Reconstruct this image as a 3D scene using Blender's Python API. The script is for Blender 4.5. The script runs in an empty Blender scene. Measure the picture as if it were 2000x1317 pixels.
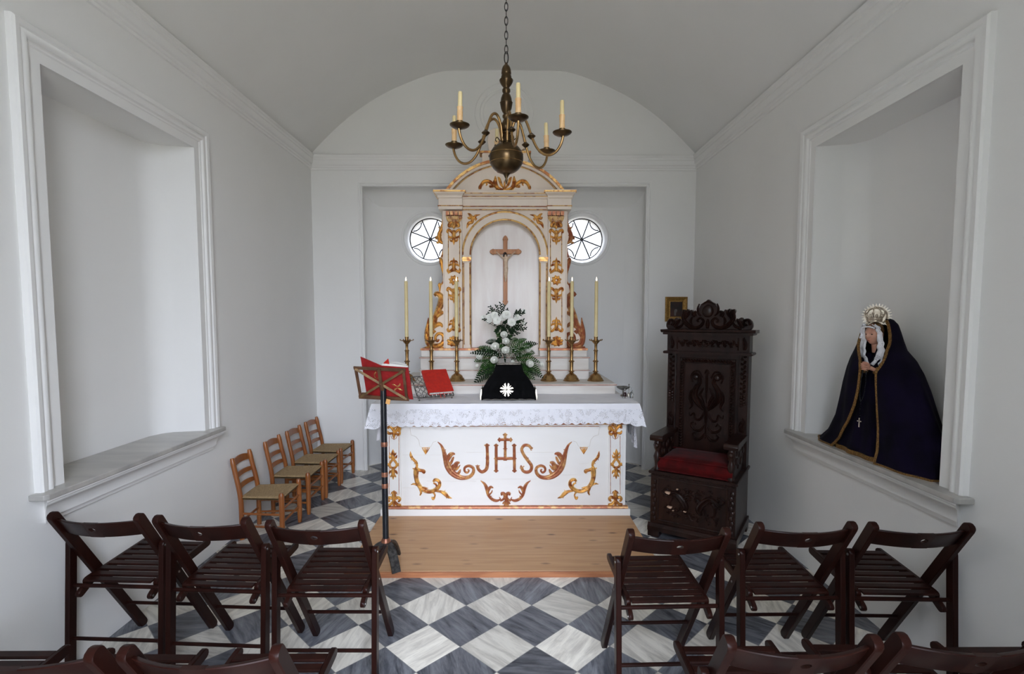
import bpy, bmesh, math, random
from math import sin, cos, pi, radians, sqrt, atan2
from mathutils import Vector, Matrix
random.seed(7)
sc = bpy.context.scene
COL = sc.collection

# ------------------------------------------------------------ camera
EYE, FPX, PITCH, YAW = 1.55, 1014.8, 0.0673, 0.0064
cd = bpy.data.cameras.new('camera')
cam = bpy.data.objects.new('camera', cd)
COL.objects.link(cam)
cam.location = (0, 0, EYE)
cam.rotation_euler = (pi/2 - PITCH, 0, -YAW)
cd.sensor_width = 36
cd.lens = FPX/2000*36
cd.shift_y = 31.5/2000
cd.clip_start = 0.05
sc.camera = cam

# ------------------------------------------------------------ sky, daylight through the open door, exposure
sc.view_settings.view_transform = 'Standard'
sc.view_settings.look = 'None'
sc.view_settings.gamma = 1
sc.view_settings.exposure = 0.86
W = bpy.data.worlds.new('sky')
sc.world = W
W.use_nodes = True
wn = W.node_tree
wn.nodes.clear()
wo = wn.nodes.new('ShaderNodeOutputWorld')
bg = wn.nodes.new('ShaderNodeBackground')
tcw = wn.nodes.new('ShaderNodeTexCoord')
sep = wn.nodes.new('ShaderNodeSeparateXYZ')
rmp = wn.nodes.new('ShaderNodeValToRGB')
wn.links.new(tcw.outputs['Generated'], sep.inputs[0])
mr = wn.nodes.new('ShaderNodeMapRange')
mr.inputs['From Min'].default_value = -0.3
mr.inputs['From Max'].default_value = 1.0
wn.links.new(sep.outputs['Z'], mr.inputs['Value'])
wn.links.new(mr.outputs[0], rmp.inputs[0])
rmp.color_ramp.elements[0].position = 0.20
rmp.color_ramp.elements[0].color = (0.20, 0.19, 0.165, 1)
rmp.color_ramp.elements[1].position = 0.30
rmp.color_ramp.elements[1].color = (0.775, 0.845, 1.0, 1)
wn.links.new(rmp.outputs[0], bg.inputs['Color'])
# the open sky is brightest straight out of the door, a little to the right of it
dp = wn.nodes.new('ShaderNodeVectorMath'); dp.operation = 'DOT_PRODUCT'
dp.inputs[1].default_value = Vector((0.28, -0.76, 0.58)).normalized()
wn.links.new(tcw.outputs['Generated'], dp.inputs[0])
mx0 = wn.nodes.new('ShaderNodeMath'); mx0.operation = 'MAXIMUM'; mx0.inputs[1].default_value = 0.0
pw0 = wn.nodes.new('ShaderNodeMath'); pw0.operation = 'POWER'; pw0.inputs[1].default_value = 2.5
ma0 = wn.nodes.new('ShaderNodeMath'); ma0.operation = 'MULTIPLY_ADD'; ma0.inputs[1].default_value = 9.5; ma0.inputs[2].default_value = 3.0
wn.links.new(dp.outputs['Value'], mx0.inputs[0]); wn.links.new(mx0.outputs[0], pw0.inputs[0]); wn.links.new(pw0.outputs[0], ma0.inputs[0])
sy0 = wn.nodes.new('ShaderNodeMath'); sy0.operation = 'MAXIMUM'; sy0.inputs[1].default_value = 0.0
my0 = wn.nodes.new('ShaderNodeMath'); my0.operation = 'MULTIPLY_ADD'; my0.inputs[1].default_value = -0.9     # a little less bright behind the altar wall
wn.links.new(sep.outputs['Y'], sy0.inputs[0]); wn.links.new(sy0.outputs[0], my0.inputs[0]); wn.links.new(ma0.outputs[0], my0.inputs[2])
wn.links.new(my0.outputs[0], bg.inputs['Strength'])
wn.links.new(bg.outputs[0], wo.inputs[0])

DOOR_X0, DOOR_X1, DOOR_Z, DOOR_Y = -0.65, 0.95, 3.45, -0.30
def portal(name, loc, rot, sx, sy):
    ld = bpy.data.lights.new(name, 'AREA')
    ld.shape = 'RECTANGLE'; ld.size = sx; ld.size_y = sy
    ld.cycles.is_portal = True
    o = bpy.data.objects.new(name, ld); COL.objects.link(o)
    o.location = loc; o.rotation_euler = rot
    return o
portal('door_daylight', ((DOOR_X0+DOOR_X1)/2, DOOR_Y-0.56, DOOR_Z/2), (pi/2, 0, 0), DOOR_X1-DOOR_X0, DOOR_Z)
# ------------------------------------------------------------ helpers
def ray(px, py):
    x, zz = (px-1000)/FPX, -(py-690.0)/FPX
    y = cos(PITCH) + zz*sin(PITCH); z = -sin(PITCH) + zz*cos(PITCH)
    c, s = cos(YAW), sin(YAW)
    return Vector((x*c+y*s, -x*s+y*c, z))
def at(px, py, Y):                      # where a sight line meets the plane y = Y
    d = ray(px, py)
    return Vector((0, 0, EYE)) + d*(Y/d.y)

class MB:
    """collects shapes into one mesh"""
    def __init__(s): s.v = []; s.f = []; s.M = None
    def add(s, vs, fs, M=None):
        n = len(s.v)
        m = M if M is not None else s.M
        for p in vs:
            p = Vector(p)
            s.v.append(m @ p if m is not None else p)
        s.f += [tuple(i+n for i in f) for f in fs]
        return s
    def box(s, x0, x1, y0, y1, z0, z1, M=None, b=0.0):
        if b > 0:
            return s.prism([(x0+b, z0), (x1-b, z0), (x1, z0+b), (x1, z1-b), (x1-b, z1), (x0+b, z1), (x0, z1-b), (x0, z0+b)], y0, y1, 'y', M)
        vs = [(x, y, z) for x in (x0, x1) for y in (y0, y1) for z in (z0, z1)]
        return s.add(vs, [(0, 1, 3, 2), (4, 6, 7, 5), (0, 4, 5, 1), (2, 3, 7, 6), (0, 2, 6, 4), (1, 5, 7, 3)], M)
    def prism(s, poly, a, b, axis='y', M=None):
        n = len(poly)
        def P(u, w, t):
            return (u, t, w) if axis == 'y' else ((t, u, w) if axis == 'x' else (u, w, t))
        vs = [P(u, w, a) for u, w in poly] + [P(u, w, b) for u, w in poly]
        fs = [tuple(range(n)), tuple(range(2*n-1, n-1, -1))]
        fs += [(i, (i+1) % n, n+(i+1) % n, n+i) for i in range(n)]
        return s.add(vs, fs, M)
    def lathe(s, prof, seg=24, c=(0, 0, 0), M=None):
        vs = []; fs = []
        for r, z in prof:
            for k in range(seg):
                a = 2*pi*k/seg
                vs.append((c[0]+r*cos(a), c[1]+r*sin(a), c[2]+z))
        for i in range(len(prof)-1):
            for k in range(seg):
                k2 = (k+1) % seg
                fs.append((i*seg+k, i*seg+k2, (i+1)*seg+k2, (i+1)*seg+k))
        fs.append(tuple(range(seg-1, -1, -1)))
        fs.append(tuple((len(prof)-1)*seg+k for k in range(seg)))
        return s.add(vs, fs, M)
    def tube(s, pts, r, seg=8, closed=False, sq=None, M=None, up=None):
        """round (or, with sq=(w,h), rectangular) bar along points; r number or list"""
        pts = [Vector(p) for p in pts]; n = len(pts)
        rs = r if isinstance(r, (list, tuple)) else [r]*n
        vs = []; fs = []
        prev = None
        for i, p in enumerate(pts):
            a = pts[(i-1) % n] if (closed or i > 0) else p
            b = pts[(i+1) % n] if (closed or i < n-1) else p
            t = (b-a)
            t = t.normalized() if t.length > 1e-9 else Vector((0, 0, 1))
            if prev is None:
                u = Vector(up) if up is not None else (Vector((0, 0, 1)) if abs(t.z) < 0.9 else Vector((1, 0, 0)))
            else:
                u = Vector(up) if up is not None else prev
            u = (u - t*u.dot(t)); u = u.normalized() if u.length > 1e-6 else t.orthogonal().normalized()
            prev = u
            w = t.cross(u)
            if sq:
                k = rs[i]
                for cx, cz in ((-1, -1), (1, -1), (1, 1), (-1, 1)):
                    vs.append(p + w*(cx*sq[0]/2*k) + u*(cz*sq[1]/2*k))
            else:
                for k in range(seg):
                    an = 2*pi*k/seg
                    vs.append(p + (w*cos(an) + u*sin(an))*rs[i])
        m = 4 if sq else seg
        for i in range(n if closed else n-1):
            j = (i+1) % n
            for k in range(m):
                k2 = (k+1) % m
                fs.append((i*m+k, i*m+k2, j*m+k2, j*m+k))
        if not closed:
            fs.append(tuple(range(m-1, -1, -1)))
            fs.append(tuple((n-1)*m+k for k in range(m)))
        return s.add(vs, fs, M)
    def ball(s, c, rx, ry=None, rz=None, seg=12, rings=8, M=None):
        ry = rx if ry is None else ry; rz = rx if rz is None else rz
        vs = [(c[0], c[1], c[2]-rz)]
        for i in range(1, rings):
            a = -pi/2 + pi*i/rings
            for k in range(seg):
                b = 2*pi*k/seg
                vs.append((c[0]+rx*cos(a)*cos(b), c[1]+ry*cos(a)*sin(b), c[2]+rz*sin(a)))
        vs.append((c[0], c[1], c[2]+rz))
        fs = [(0, 1+(k+1) % seg, 1+k) for k in range(seg)]
        for i in range(rings-2):
            for k in range(seg):
                k2 = (k+1) % seg
                fs.append((1+i*seg+k, 1+i*seg+k2, 1+(i+1)*seg+k2, 1+(i+1)*seg+k))
        t = 1+(rings-1)*seg; o = 1+(rings-2)*seg
        fs += [(o+k, o+(k+1) % seg, t) for k in range(seg)]
        return s.add(vs, fs, M)
    def grid(s, fn, nu, nv, closed_u=False, M=None, thick=0.0):
        """surface fn(u,v), u,v in 0..1"""
        vs = []
        for j in range(nv+1):
            for i in range(nu if closed_u else nu+1):
                vs.append(Vector(fn(i/nu, j/nv)))
        w = nu if closed_u else nu+1
        fs = []
        for j in range(nv):
            for i in range(nu):
                i2 = (i+1) % w if closed_u else i+1
                fs.append((j*w+i, j*w+i2, (j+1)*w+i2, (j+1)*w+i))
        return s.add(vs, fs, M)

def cr(pts, n=6, closed=False):
    """Catmull-Rom through tuples of any length"""
    out = []; N = len(pts)
    rng = range(N if closed else N-1)
    for i in rng:
        p1 = pts[i]; p2 = pts[(i+1) % N]
        p0 = pts[i-1] if (i > 0 or closed) else tuple(2*a-b for a, b in zip(p1, p2))
        p3 = pts[(i+2) % N] if (i+2 < N or closed) else tuple(2*b-a for a, b in zip(p1, p2))
        for k in range(n):
            t = k/n
            out.append(tuple(0.5*((2*b)+(-a+c)*t+(2*a-5*b+4*c-d)*t*t+(-a+3*b-3*c+d)*t**3) for a, b, c, d in zip(p0, p1, p2, p3)))
    if not closed: out.append(tuple(pts[-1]))
    return out

WM = {}
def build(name, mb, mat, parent=None, local=False, smooth=35, solid=0.0, sub=0, bevel=0.0):
    me = bpy.data.meshes.new(name)
    vs = mb.v
    if parent is not None and not local and parent.name in WM:
        inv = WM[parent.name].inverted()
        vs = [inv @ p for p in vs]
    me.from_pydata([tuple(p) for p in vs], [], mb.f)
    bm = bmesh.new(); bm.from_mesh(me)
    bmesh.ops.recalc_face_normals(bm, faces=bm.faces)
    bm.to_mesh(me); bm.free()
    if smooth:
        me.polygons.foreach_set('use_smooth', [True]*len(me.polygons))
        me.set_sharp_from_angle(angle=radians(smooth))
    me.materials.append(mat)
    o = bpy.data.objects.new(name, me)
    COL.objects.link(o)
    if parent is not None:
        o.parent = parent
        WM[o.name] = WM.get(parent.name, Matrix())
    else: WM[o.name] = Matrix()
    if solid:
        m = o.modifiers.new('solid', 'SOLIDIFY'); m.thickness = solid; m.offset = 0
    if bevel:
        m = o.modifiers.new('bevel', 'BEVEL'); m.width = bevel; m.segments = 2; m.limit_method = 'ANGLE'; m.angle_limit = radians(40)
    if sub:
        m = o.modifiers.new('sub', 'SUBSURF'); m.levels = sub; m.render_levels = sub
    return o
def tag(o, label, cat, group=None, kind=None):
    if label: o['label'] = label
    if cat: o['category'] = cat
    if group: o['group'] = group
    if kind: o['kind'] = kind
    return o
def thing(name, label, cat, loc=(0, 0, 0), rz=0.0, group=None):
    o = bpy.data.objects.new(name, None); COL.objects.link(o)
    o.empty_display_size = 0.05
    o.location = loc; o.rotation_euler = (0, 0, rz)
    WM[o.name] = Matrix.Translation(loc) @ Matrix.Rotation(rz, 4, 'Z')
    return tag(o, label, cat, group)
def struct(name, mb, mat, parent=None, **k):
    o = build(name, mb, mat, parent, **k)
    if parent is None: o['kind'] = 'structure'
    return o
KIDS = {}
def copy_tree(o, parent=None):
    c = o.copy(); COL.objects.link(c); c.parent = parent
    for ch in list(o.children): copy_tree(ch, c)
    return c
def place(proto, first, loc, rz, label):
    o = proto if first else copy_tree(proto)
    o.location = loc; o.rotation_euler = (0, 0, rz); o['label'] = label
    return o

# ------------------------------------------------------------ materials
def nd(nt, t, **k):
    n = nt.nodes.new(t)
    for a, b in k.items(): setattr(n, a, b)
    return n
def mat(name, c1, c2=None, rough=0.5, metal=0.0, scale=20.0, stretch=(1, 1, 1), bump=0.0, bscale=None, detail=4, lo=0.4, hi=0.6, spec=0.5, coat=0.0, sheen=0.0):
    m = bpy.data.materials.new(name); m.use_nodes = True
    nt = m.node_tree; b = nt.nodes['Principled BSDF']
    b.inputs['Roughness'].default_value = rough; b.inputs['Metallic'].default_value = metal
    b.inputs['Specular IOR Level'].default_value = spec
    b.inputs['Coat Weight'].default_value = coat; b.inputs['Coat Roughness'].default_value = 0.2
    b.inputs['Sheen Weight'].default_value = sheen
    tc = nd(nt, 'ShaderNodeTexCoord'); mp = nd(nt, 'ShaderNodeMapping')
    mp.inputs['Scale'].default_value = stretch
    nt.links.new(tc.outputs['Object'], mp.inputs[0])
    nz = nd(nt, 'ShaderNodeTexNoise'); nz.inputs['Scale'].default_value = scale; nz.inputs['Detail'].default_value = detail
    nt.links.new(mp.outputs[0], nz.inputs['Vector'])
    if c2 is None: c2 = tuple(x*0.93 for x in c1)
    rp = nd(nt, 'ShaderNodeValToRGB')
    rp.color_ramp.elements[0].position = lo; rp.color_ramp.elements[0].color = (*c1, 1)
    rp.color_ramp.elements[1].position = hi; rp.color_ramp.elements[1].color = (*c2, 1)
    nt.links.new(nz.outputs['Fac'], rp.inputs[0]); nt.links.new(rp.outputs[0], b.inputs['Base Color'])
    if bump:
        n2 = nd(nt, 'ShaderNodeTexNoise'); n2.inputs['Scale'].default_value = bscale or scale*3; n2.inputs['Detail'].default_value = 3
        nt.links.new(mp.outputs[0], n2.inputs['Vector'])
        bp = nd(nt, 'ShaderNodeBump'); bp.inputs['Strength'].default_value = bump; bp.inputs['Distance'].default_value = 0.01
        nt.links.new(n2.outputs['Fac'], bp.inputs['Height']); nt.links.new(bp.outputs[0], b.inputs['Normal'])
    return m
plaster = mat('white_plaster', (0.87, 0.86, 0.835), (0.85, 0.84, 0.815), 0.75, scale=1.2, bump=0.12, bscale=14, spec=0.25)
trimmat = mat('white_trim_paint', (0.88, 0.87, 0.845), (0.86, 0.85, 0.825), 0.7, scale=2, spec=0.3)
sillmat = mat('grey_veined_marble', (0.52, 0.50, 0.46), (0.36, 0.35, 0.33), 0.3, scale=3, stretch=(1, 4, 1), detail=8, lo=0.3, hi=0.75)
gold = mat('worn_gilding', (0.84, 0.53, 0.19), (0.42, 0.16, 0.06), 0.36, 0.72, scale=26, lo=0.47, hi=0.62, bump=0.25, bscale=90)
goldred = mat('gilding_rubbed_to_red_bole', (0.72, 0.42, 0.18), (0.44, 0.16, 0.08), 0.42, 0.45, scale=24, lo=0.36, hi=0.52, bump=0.2, bscale=90)
cream = mat('pinkish_cream_paint', (0.86, 0.74, 0.62), (0.80, 0.68, 0.56), 0.45, scale=5, stretch=(1, 1, 0.5), detail=6)
niche_cream = mat('aged_cream_boards', (0.86, 0.80, 0.74), (0.80, 0.72, 0.66), 0.3, scale=6, stretch=(2.5, 1, 0.4), detail=7)
whitepaint = mat('chalky_white_paint', (0.88, 0.865, 0.83), (0.82, 0.80, 0.76), 0.5, scale=3, stretch=(0.5, 1, 2), detail=7, lo=0.35, hi=0.8)
steppaint = mat('worn_white_step_paint', (0.80, 0.76, 0.70), (0.66, 0.60, 0.53), 0.5, scale=5, stretch=(0.5, 1, 3), detail=7, lo=0.42, hi=0.75)
rededge = mat('red_brown_edge', (0.42, 0.20, 0.14), (0.55, 0.36, 0.28), 0.5, scale=30, stretch=(0.3, 1, 1))
brass = mat('aged_brass', (0.44, 0.27, 0.11), (0.25, 0.14, 0.055), 0.27, 0.92, scale=14, lo=0.4, hi=0.7)
darkbrass = mat('dark_tarnished_brass', (0.135, 0.085, 0.038), (0.06, 0.038, 0.02), 0.30, 0.9, scale=9, lo=0.35, hi=0.65)
iron = mat('dark_iron', (0.035, 0.035, 0.037), (0.06, 0.055, 0.05), 0.45, 0.7)
blackpole = mat('black_lacquer_pole', (0.008, 0.009, 0.012), (0.012, 0.013, 0.017), 0.22, spec=0.6)
copper = mat('copper_band', (0.40, 0.17, 0.10), (0.25, 0.10, 0.06), 0.35, 0.6)
redleather = mat('red_book_cover', (0.50, 0.018, 0.009), (0.41, 0.013, 0.008), 0.42, scale=40, bump=0.1)
redcloth = mat('faded_red_book_cloth', (0.34, 0.013, 0.014), (0.27, 0.010, 0.010), 0.55, scale=40, bump=0.1)
paper = mat('white_paper', (0.86, 0.85, 0.80), (0.78, 0.76, 0.70), 0.7, scale=80, stretch=(0.2, 0.2, 4))
wax = mat('ivory_wax', (0.80, 0.67, 0.36), (0.75, 0.60, 0.30), 0.45, scale=10)
waxsleeve = mat('peach_wax_drip', (0.80, 0.53, 0.26), (0.72, 0.44, 0.20), 0.5, scale=40, bump=0.2)
brownwood = mat('dark_brown_stained_beech', (0.022, 0.006, 0.004), (0.011, 0.0035, 0.0027), 0.33, scale=14, stretch=(1, 1, 0.15), lo=0.35, hi=0.7, coat=0.0, spec=0.12)
throne_w = mat('near_black_carved_oak', (0.025, 0.009, 0.006), (0.010, 0.004, 0.003), 0.30, scale=18, stretch=(1, 1, 0.3), lo=0.35, hi=0.7, spec=0.3, bump=0.15, bscale=60)
chipped = mat('bare_chipped_wood', (0.55, 0.38, 0.27), (0.4, 0.25, 0.16), 0.7, scale=60)
honey = mat('honey_varnished_pine', (0.36, 0.12, 0.025), (0.22, 0.062, 0.013), 0.32, scale=16, stretch=(1, 1, 0.2), lo=0.35, hi=0.7, coat=0.3)
rush = mat('woven_rush', (0.50, 0.355, 0.185), (0.30, 0.195, 0.09), 0.8, scale=90, stretch=(3, 0.4, 1), lo=0.35, hi=0.65, bump=0.5, bscale=120)
redvelvet = mat('crimson_velvet', (0.085, 0.0015, 0.002), (0.045, 0.001, 0.001), 0.8, scale=14, sheen=0.05, spec=0.15)
blackvelvet = mat('black_velvet', (0.0035, 0.0035, 0.004), (0.002, 0.002, 0.002), 0.9, spec=0.1)
purple = mat('dark_purple_velvet', (0.006, 0.0035, 0.016), (0.003, 0.002, 0.007), 0.9, scale=8, spec=0.1, sheen=0.02)
silver = mat('polished_silver', (0.72, 0.68, 0.60), (0.50, 0.46, 0.40), 0.25, 0.9, scale=40)
pewter = mat('tarnished_pewter', (0.30, 0.29, 0.27), (0.14, 0.13, 0.12), 0.35, 0.85, scale=60)
goldtrim = mat('gold_braid', (0.34, 0.18, 0.05), (0.15, 0.075, 0.02), 0.5, 0.5, scale=160, bump=0.6, bscale=240)
skin = mat('painted_skin', (0.62, 0.33, 0.23), (0.58, 0.28, 0.19), 0.4, scale=30)
bodyskin = mat('pale_carved_figure', (0.80, 0.62, 0.45), (0.66, 0.47, 0.32), 0.45, scale=50)
crosswood = mat('warm_brown_cross_wood', (0.56, 0.235, 0.085), (0.44, 0.17, 0.055), 0.45, scale=20, stretch=(2, 1, 0.3))
hairmat = mat('golden_brown_hair', (0.20, 0.10, 0.03), (0.10, 0.05, 0.02), 0.6, scale=60)
darkhair = mat('dark_brown_hair', (0.045, 0.018, 0.01), (0.02, 0.01, 0.006), 0.6, scale=60)
petal = mat('white_petals', (0.93, 0.92, 0.86), (0.86, 0.86, 0.77), 0.55, scale=40)
leafdark = mat('dark_glossy_leaves', (0.012, 0.030, 0.010), (0.006, 0.014, 0.005), 0.7, scale=60, spec=0.15)
leaffern = mat('fern_green', (0.035, 0.095, 0.018), (0.012, 0.038, 0.007), 0.75, scale=50, spec=0.12)
clothw = mat('white_linen', (0.90, 0.89, 0.92), (0.87, 0.86, 0.89), 0.8, scale=6, spec=0.2)
tapemat = mat('orange_tape', (0.72, 0.36, 0.10), None, 0.6)
flame_m = bpy.data.materials.new('candle_flame'); flame_m.use_nodes = True
_n = flame_m.node_tree; _n.nodes.clear()
_e = _n.nodes.new('ShaderNodeEmission'); _o = _n.nodes.new('ShaderNodeOutputMaterial')
_e.inputs[0].default_value = (1.0, 0.78, 0.5, 1); _e.inputs[1].default_value = 6
_n.links.new(_e.outputs[0], _o.inputs[0])
glass = bpy.data.materials.new('clear_glass'); glass.use_nodes = True
_b = glass.node_tree.nodes['Principled BSDF']
_b.inputs['Transmission Weight'].default_value = 1; _b.inputs['Roughness'].default_value = 0.02; _b.inputs['IOR'].default_value = 1.45
_b.inputs['Base Color'].default_value = (0.95, 0.98, 1, 1)
wine = mat('red_wine', (0.05, 0.003, 0.006), (0.03, 0.002, 0.004), 0.1)
def pane_mat():
    m = bpy.data.materials.new('window_pane_glass'); m.use_nodes = True
    nt = m.node_tree; nt.nodes.clear()
    o = nd(nt, 'ShaderNodeOutputMaterial'); t = nd(nt, 'ShaderNodeBsdfTransparent'); g = nd(nt, 'ShaderNodeBsdfGlossy')
    g.inputs['Roughness'].default_value = 0.03
    x = nd(nt, 'ShaderNodeMixShader'); x.inputs[0].default_value = 0.05
    nt.links.new(t.outputs[0], x.inputs[1]); nt.links.new(g.outputs[0], x.inputs[2]); nt.links.new(x.outputs[0], o.inputs[0])
    return m
pane = pane_mat()

def floor_mat():
    m = bpy.data.materials.new('chequered_marble'); m.use_nodes = True
    nt = m.node_tree; b = nt.nodes['Principled BSDF']; L = nt.links.new
    tc = nd(nt, 'ShaderNodeTexCoord')
    sp = nd(nt, 'ShaderNodeSeparateXYZ'); L(tc.outputs['Object'], sp.inputs[0])
    def mth(op, a, c=None, v=None):
        n = nd(nt, 'ShaderNodeMath', operation=op)
        for i, q in enumerate((a, c)):
            if q is None: continue
            if isinstance(q, (int, float)): n.inputs[i].default_value = q
            else: L(q, n.inputs[i])
        return n.outputs[0]
    D = 0.25*sqrt(2)
    dx = mth('SUBTRACT', sp.outputs['X'], -0.0529); dy = mth('SUBTRACT', sp.outputs['Y'], 2.8877)
    u = mth('DIVIDE', mth('ADD', dx, dy), D); v = mth('DIVIDE', mth('SUBTRACT', dx, dy), D)
    fu = mth('FLOOR', u); fv = mth('FLOOR', v)
    par = mth('ABSOLUTE', mth('MODULO', mth('ADD', fu, fv), 2.0))      # 0 dark, 1 light
    cb = nd(nt, 'ShaderNodeCombineXYZ'); L(fu, cb.inputs[0]); L(fv, cb.inputs[1])
    wnz = nd(nt, 'ShaderNodeTexWhiteNoise', noise_dimensions='2D'); L(cb.outputs[0], wnz.inputs['Vector'])
    ang = mth('MULTIPLY', wnz.outputs['Value'], 2.4)
    ofs = nd(nt, 'ShaderNodeVectorMath', operation='SCALE'); L(wnz.outputs['Color'], ofs.inputs[0]); ofs.inputs['Scale'].default_value = 9
    ad = nd(nt, 'ShaderNodeVectorMath', operation='ADD')
    vr = nd(nt, 'ShaderNodeVectorRotate', rotation_type='Z_AXIS'); L(tc.outputs['Object'], vr.inputs['Vector']); L(ang, vr.inputs['Angle'])
    L(vr.outputs[0], ad.inputs[0]); L(ofs.outputs[0], ad.inputs[1])
    mp = nd(nt, 'ShaderNodeMapping'); mp.inputs['Scale'].default_value = (1.0, 6.0, 1.0); L(ad.outputs[0], mp.inputs[0])
    nz = nd(nt, 'ShaderNodeTexNoise'); nz.inputs['Scale'].default_value = 4.5; nz.inputs['Detail'].default_value = 9; nz.inputs['Roughness'].default_value = 0.66; nz.inputs['Distortion'].default_value = 0.5
    L(mp.outputs[0], nz.inputs['Vector'])
    r1 = nd(nt, 'ShaderNodeValToRGB'); e = r1.color_ramp.elements
    e[0].position = 0.30; e[0].color = (0.028, 0.032, 0.042, 1); e[1].position = 0.74; e[1].color = (0.25, 0.26, 0.29, 1)
    L(nz.outputs['Fac'], r1.inputs[0])
    r2 = nd(nt, 'ShaderNodeValToRGB'); e = r2.color_ramp.elements
    e[0].position = 0.30; e[0].color = (0.44, 0.41, 0.36, 1); e[1].position = 0.60; e[1].color = (0.80, 0.765, 0.68, 1)
    L(nz.outputs['Fac'], r2.inputs[0])
    mx = nd(nt, 'ShaderNodeMix', data_type='RGBA'); L(par, mx.inputs['Factor']); L(r1.outputs[0], mx.inputs['A']); L(r2.outputs[0], mx.inputs['B'])
    # tile to tile tone
    tone = nd(nt, 'ShaderNodeMapRange'); L(wnz.outputs['Value'], tone.inputs['Value']); tone.inputs['To Min'].default_value = 0.76; tone.inputs['To Max'].default_value = 1.22
    mt = nd(nt, 'ShaderNodeVectorMath', operation='SCALE'); L(mx.outputs['Result'], mt.inputs[0]); L(tone.outputs[0], mt.inputs['Scale'])
    # joints
    def edge(q):
        fr = mth('FRACT', q); return mth('MINIMUM', fr, mth('SUBTRACT', 1.0, fr))
    ed = mth('MINIMUM', edge(u), edge(v)); j = mth('LESS_THAN', ed, 0.006)
    m2 = nd(nt, 'ShaderNodeMix', data_type='RGBA'); L(j, m2.inputs['Factor']); L(mt.outputs[0], m2.inputs['A']); m2.inputs['B'].default_value = (0.24, 0.235, 0.225, 1)
    L(m2.outputs['Result'], b.inputs['Base Color'])
    b.inputs['Roughness'].default_value = 0.27; b.inputs['Specular IOR Level'].default_value = 0.42
    return m
def pine_mat():
    m = bpy.data.materials.new('knotty_pine_boards'); m.use_nodes = True
    nt = m.node_tree; b = nt.nodes['Principled BSDF']; L = nt.links.new
    tc = nd(nt, 'ShaderNodeTexCoord')
    mp = nd(nt, 'ShaderNodeMapping'); mp.inputs['Scale'].default_value = (0.5, 9, 9); L(tc.outputs['Object'], mp.inputs[0])
    nz = nd(nt, 'ShaderNodeTexNoise'); nz.inputs['Scale'].default_value = 5; nz.inputs['Detail'].default_value = 6; nz.inputs['Distortion'].default_value = 0.6; L(mp.outputs[0], nz.inputs['Vector'])
    rp = nd(nt, 'ShaderNodeValToRGB'); e = rp.color_ramp.elements
    e[0].position = 0.3; e[0].color = (0.58, 0.34, 0.165, 1); e[1].position = 0.72; e[1].color = (0.46, 0.24, 0.105, 1)
    L(nz.outputs['Fac'], rp.inputs[0])
    mp2 = nd(nt, 'ShaderNodeMapping'); mp2.inputs['Scale'].default_value = (2.6, 6.5, 1); L(tc.outputs['Object'], mp2.inputs[0])
    vo = nd(nt, 'ShaderNodeTexVoronoi', voronoi_dimensions='2D'); vo.inputs['Scale'].default_value = 1.0; vo.inputs['Randomness'].default_value = 1.0; L(mp2.outputs[0], vo.inputs['Vector'])
    kn = nd(nt, 'ShaderNodeMapRange'); kn.inputs['From Min'].default_value = 0.03; kn.inputs['From Max'].default_value = 0.10; kn.inputs['To Min'].default_value = 0.95; kn.inputs['To Max'].default_value = 0.0
    L(vo.outputs['Distance'], kn.inputs['Value'])
    sc_ = nd(nt, 'ShaderNodeSeparateColor'); L(vo.outputs['Color'], sc_.inputs[0])
    gt = nd(nt, 'ShaderNodeMapRange'); gt.inputs['From Min'].default_value = 0.2; gt.inputs['From Max'].default_value = 0.9; L(sc_.outputs[0], gt.inputs['Value'])
    mk = nd(nt, 'ShaderNodeMath', operation='MULTIPLY'); L(kn.outputs[0], mk.inputs[0]); L(gt.outputs[0], mk.inputs[1])
    mx = nd(nt, 'ShaderNodeMix', data_type='RGBA'); L(mk.outputs[0], mx.inputs['Factor']); L(rp.outputs[0], mx.inputs['A']); mx.inputs['B'].default_value = (0.13, 0.055, 0.025, 1)
    L(mx.outputs['Result'], b.inputs['Base Color'])
    b.inputs['Roughness'].default_value = 0.42
    return m
def lace_mat():
    m = bpy.data.materials.new('white_lace'); m.use_nodes = True
    nt = m.node_tree; b = nt.nodes['Principled BSDF']; L = nt.links.new
    tc = nd(nt, 'ShaderNodeTexCoord')
    vo = nd(nt, 'ShaderNodeTexVoronoi', feature='DISTANCE_TO_EDGE'); vo.inputs['Scale'].default_value = 120; L(tc.outputs['Object'], vo.inputs['Vector'])
    nz = nd(nt, 'ShaderNodeTexNoise'); nz.inputs['Scale'].default_value = 22; nz.inputs['Detail'].default_value = 2; L(tc.outputs['Object'], nz.inputs['Vector'])
    r = nd(nt, 'ShaderNodeMapRange'); r.inputs['From Min'].default_value = 0.15; r.inputs['From Max'].default_value = 0.30; L(vo.outputs['Distance'], r.inputs['Value'])
    r2 = nd(nt, 'ShaderNodeMapRange'); r2.inputs['From Min'].default_value = 0.50; r2.inputs['From Max'].default_value = 0.56; L(nz.outputs['Fac'], r2.inputs['Value'])
    mu = nd(nt, 'ShaderNodeMath', operation='MULTIPLY'); L(r.outputs[0], mu.inputs[0]); L(r2.outputs[0], mu.inputs[1])
    sb = nd(nt, 'ShaderNodeMath', operation='SUBTRACT'); sb.inputs[0].default_value = 1; L(mu.outputs[0], sb.inputs[1])
    L(sb.outputs[0], b.inputs['Alpha'])
    b.inputs['Base Color'].default_value = (0.86, 0.86, 0.90, 1); b.inputs['Roughness'].default_value = 0.8
    bp = nd(nt, 'ShaderNodeBump'); bp.inputs['Strength'].default_value = 0.5; bp.inputs['Distance'].default_value = 0.004
    L(vo.outputs['Distance'], bp.inputs['Height']); L(bp.outputs[0], b.inputs['Normal'])
    return m
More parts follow.
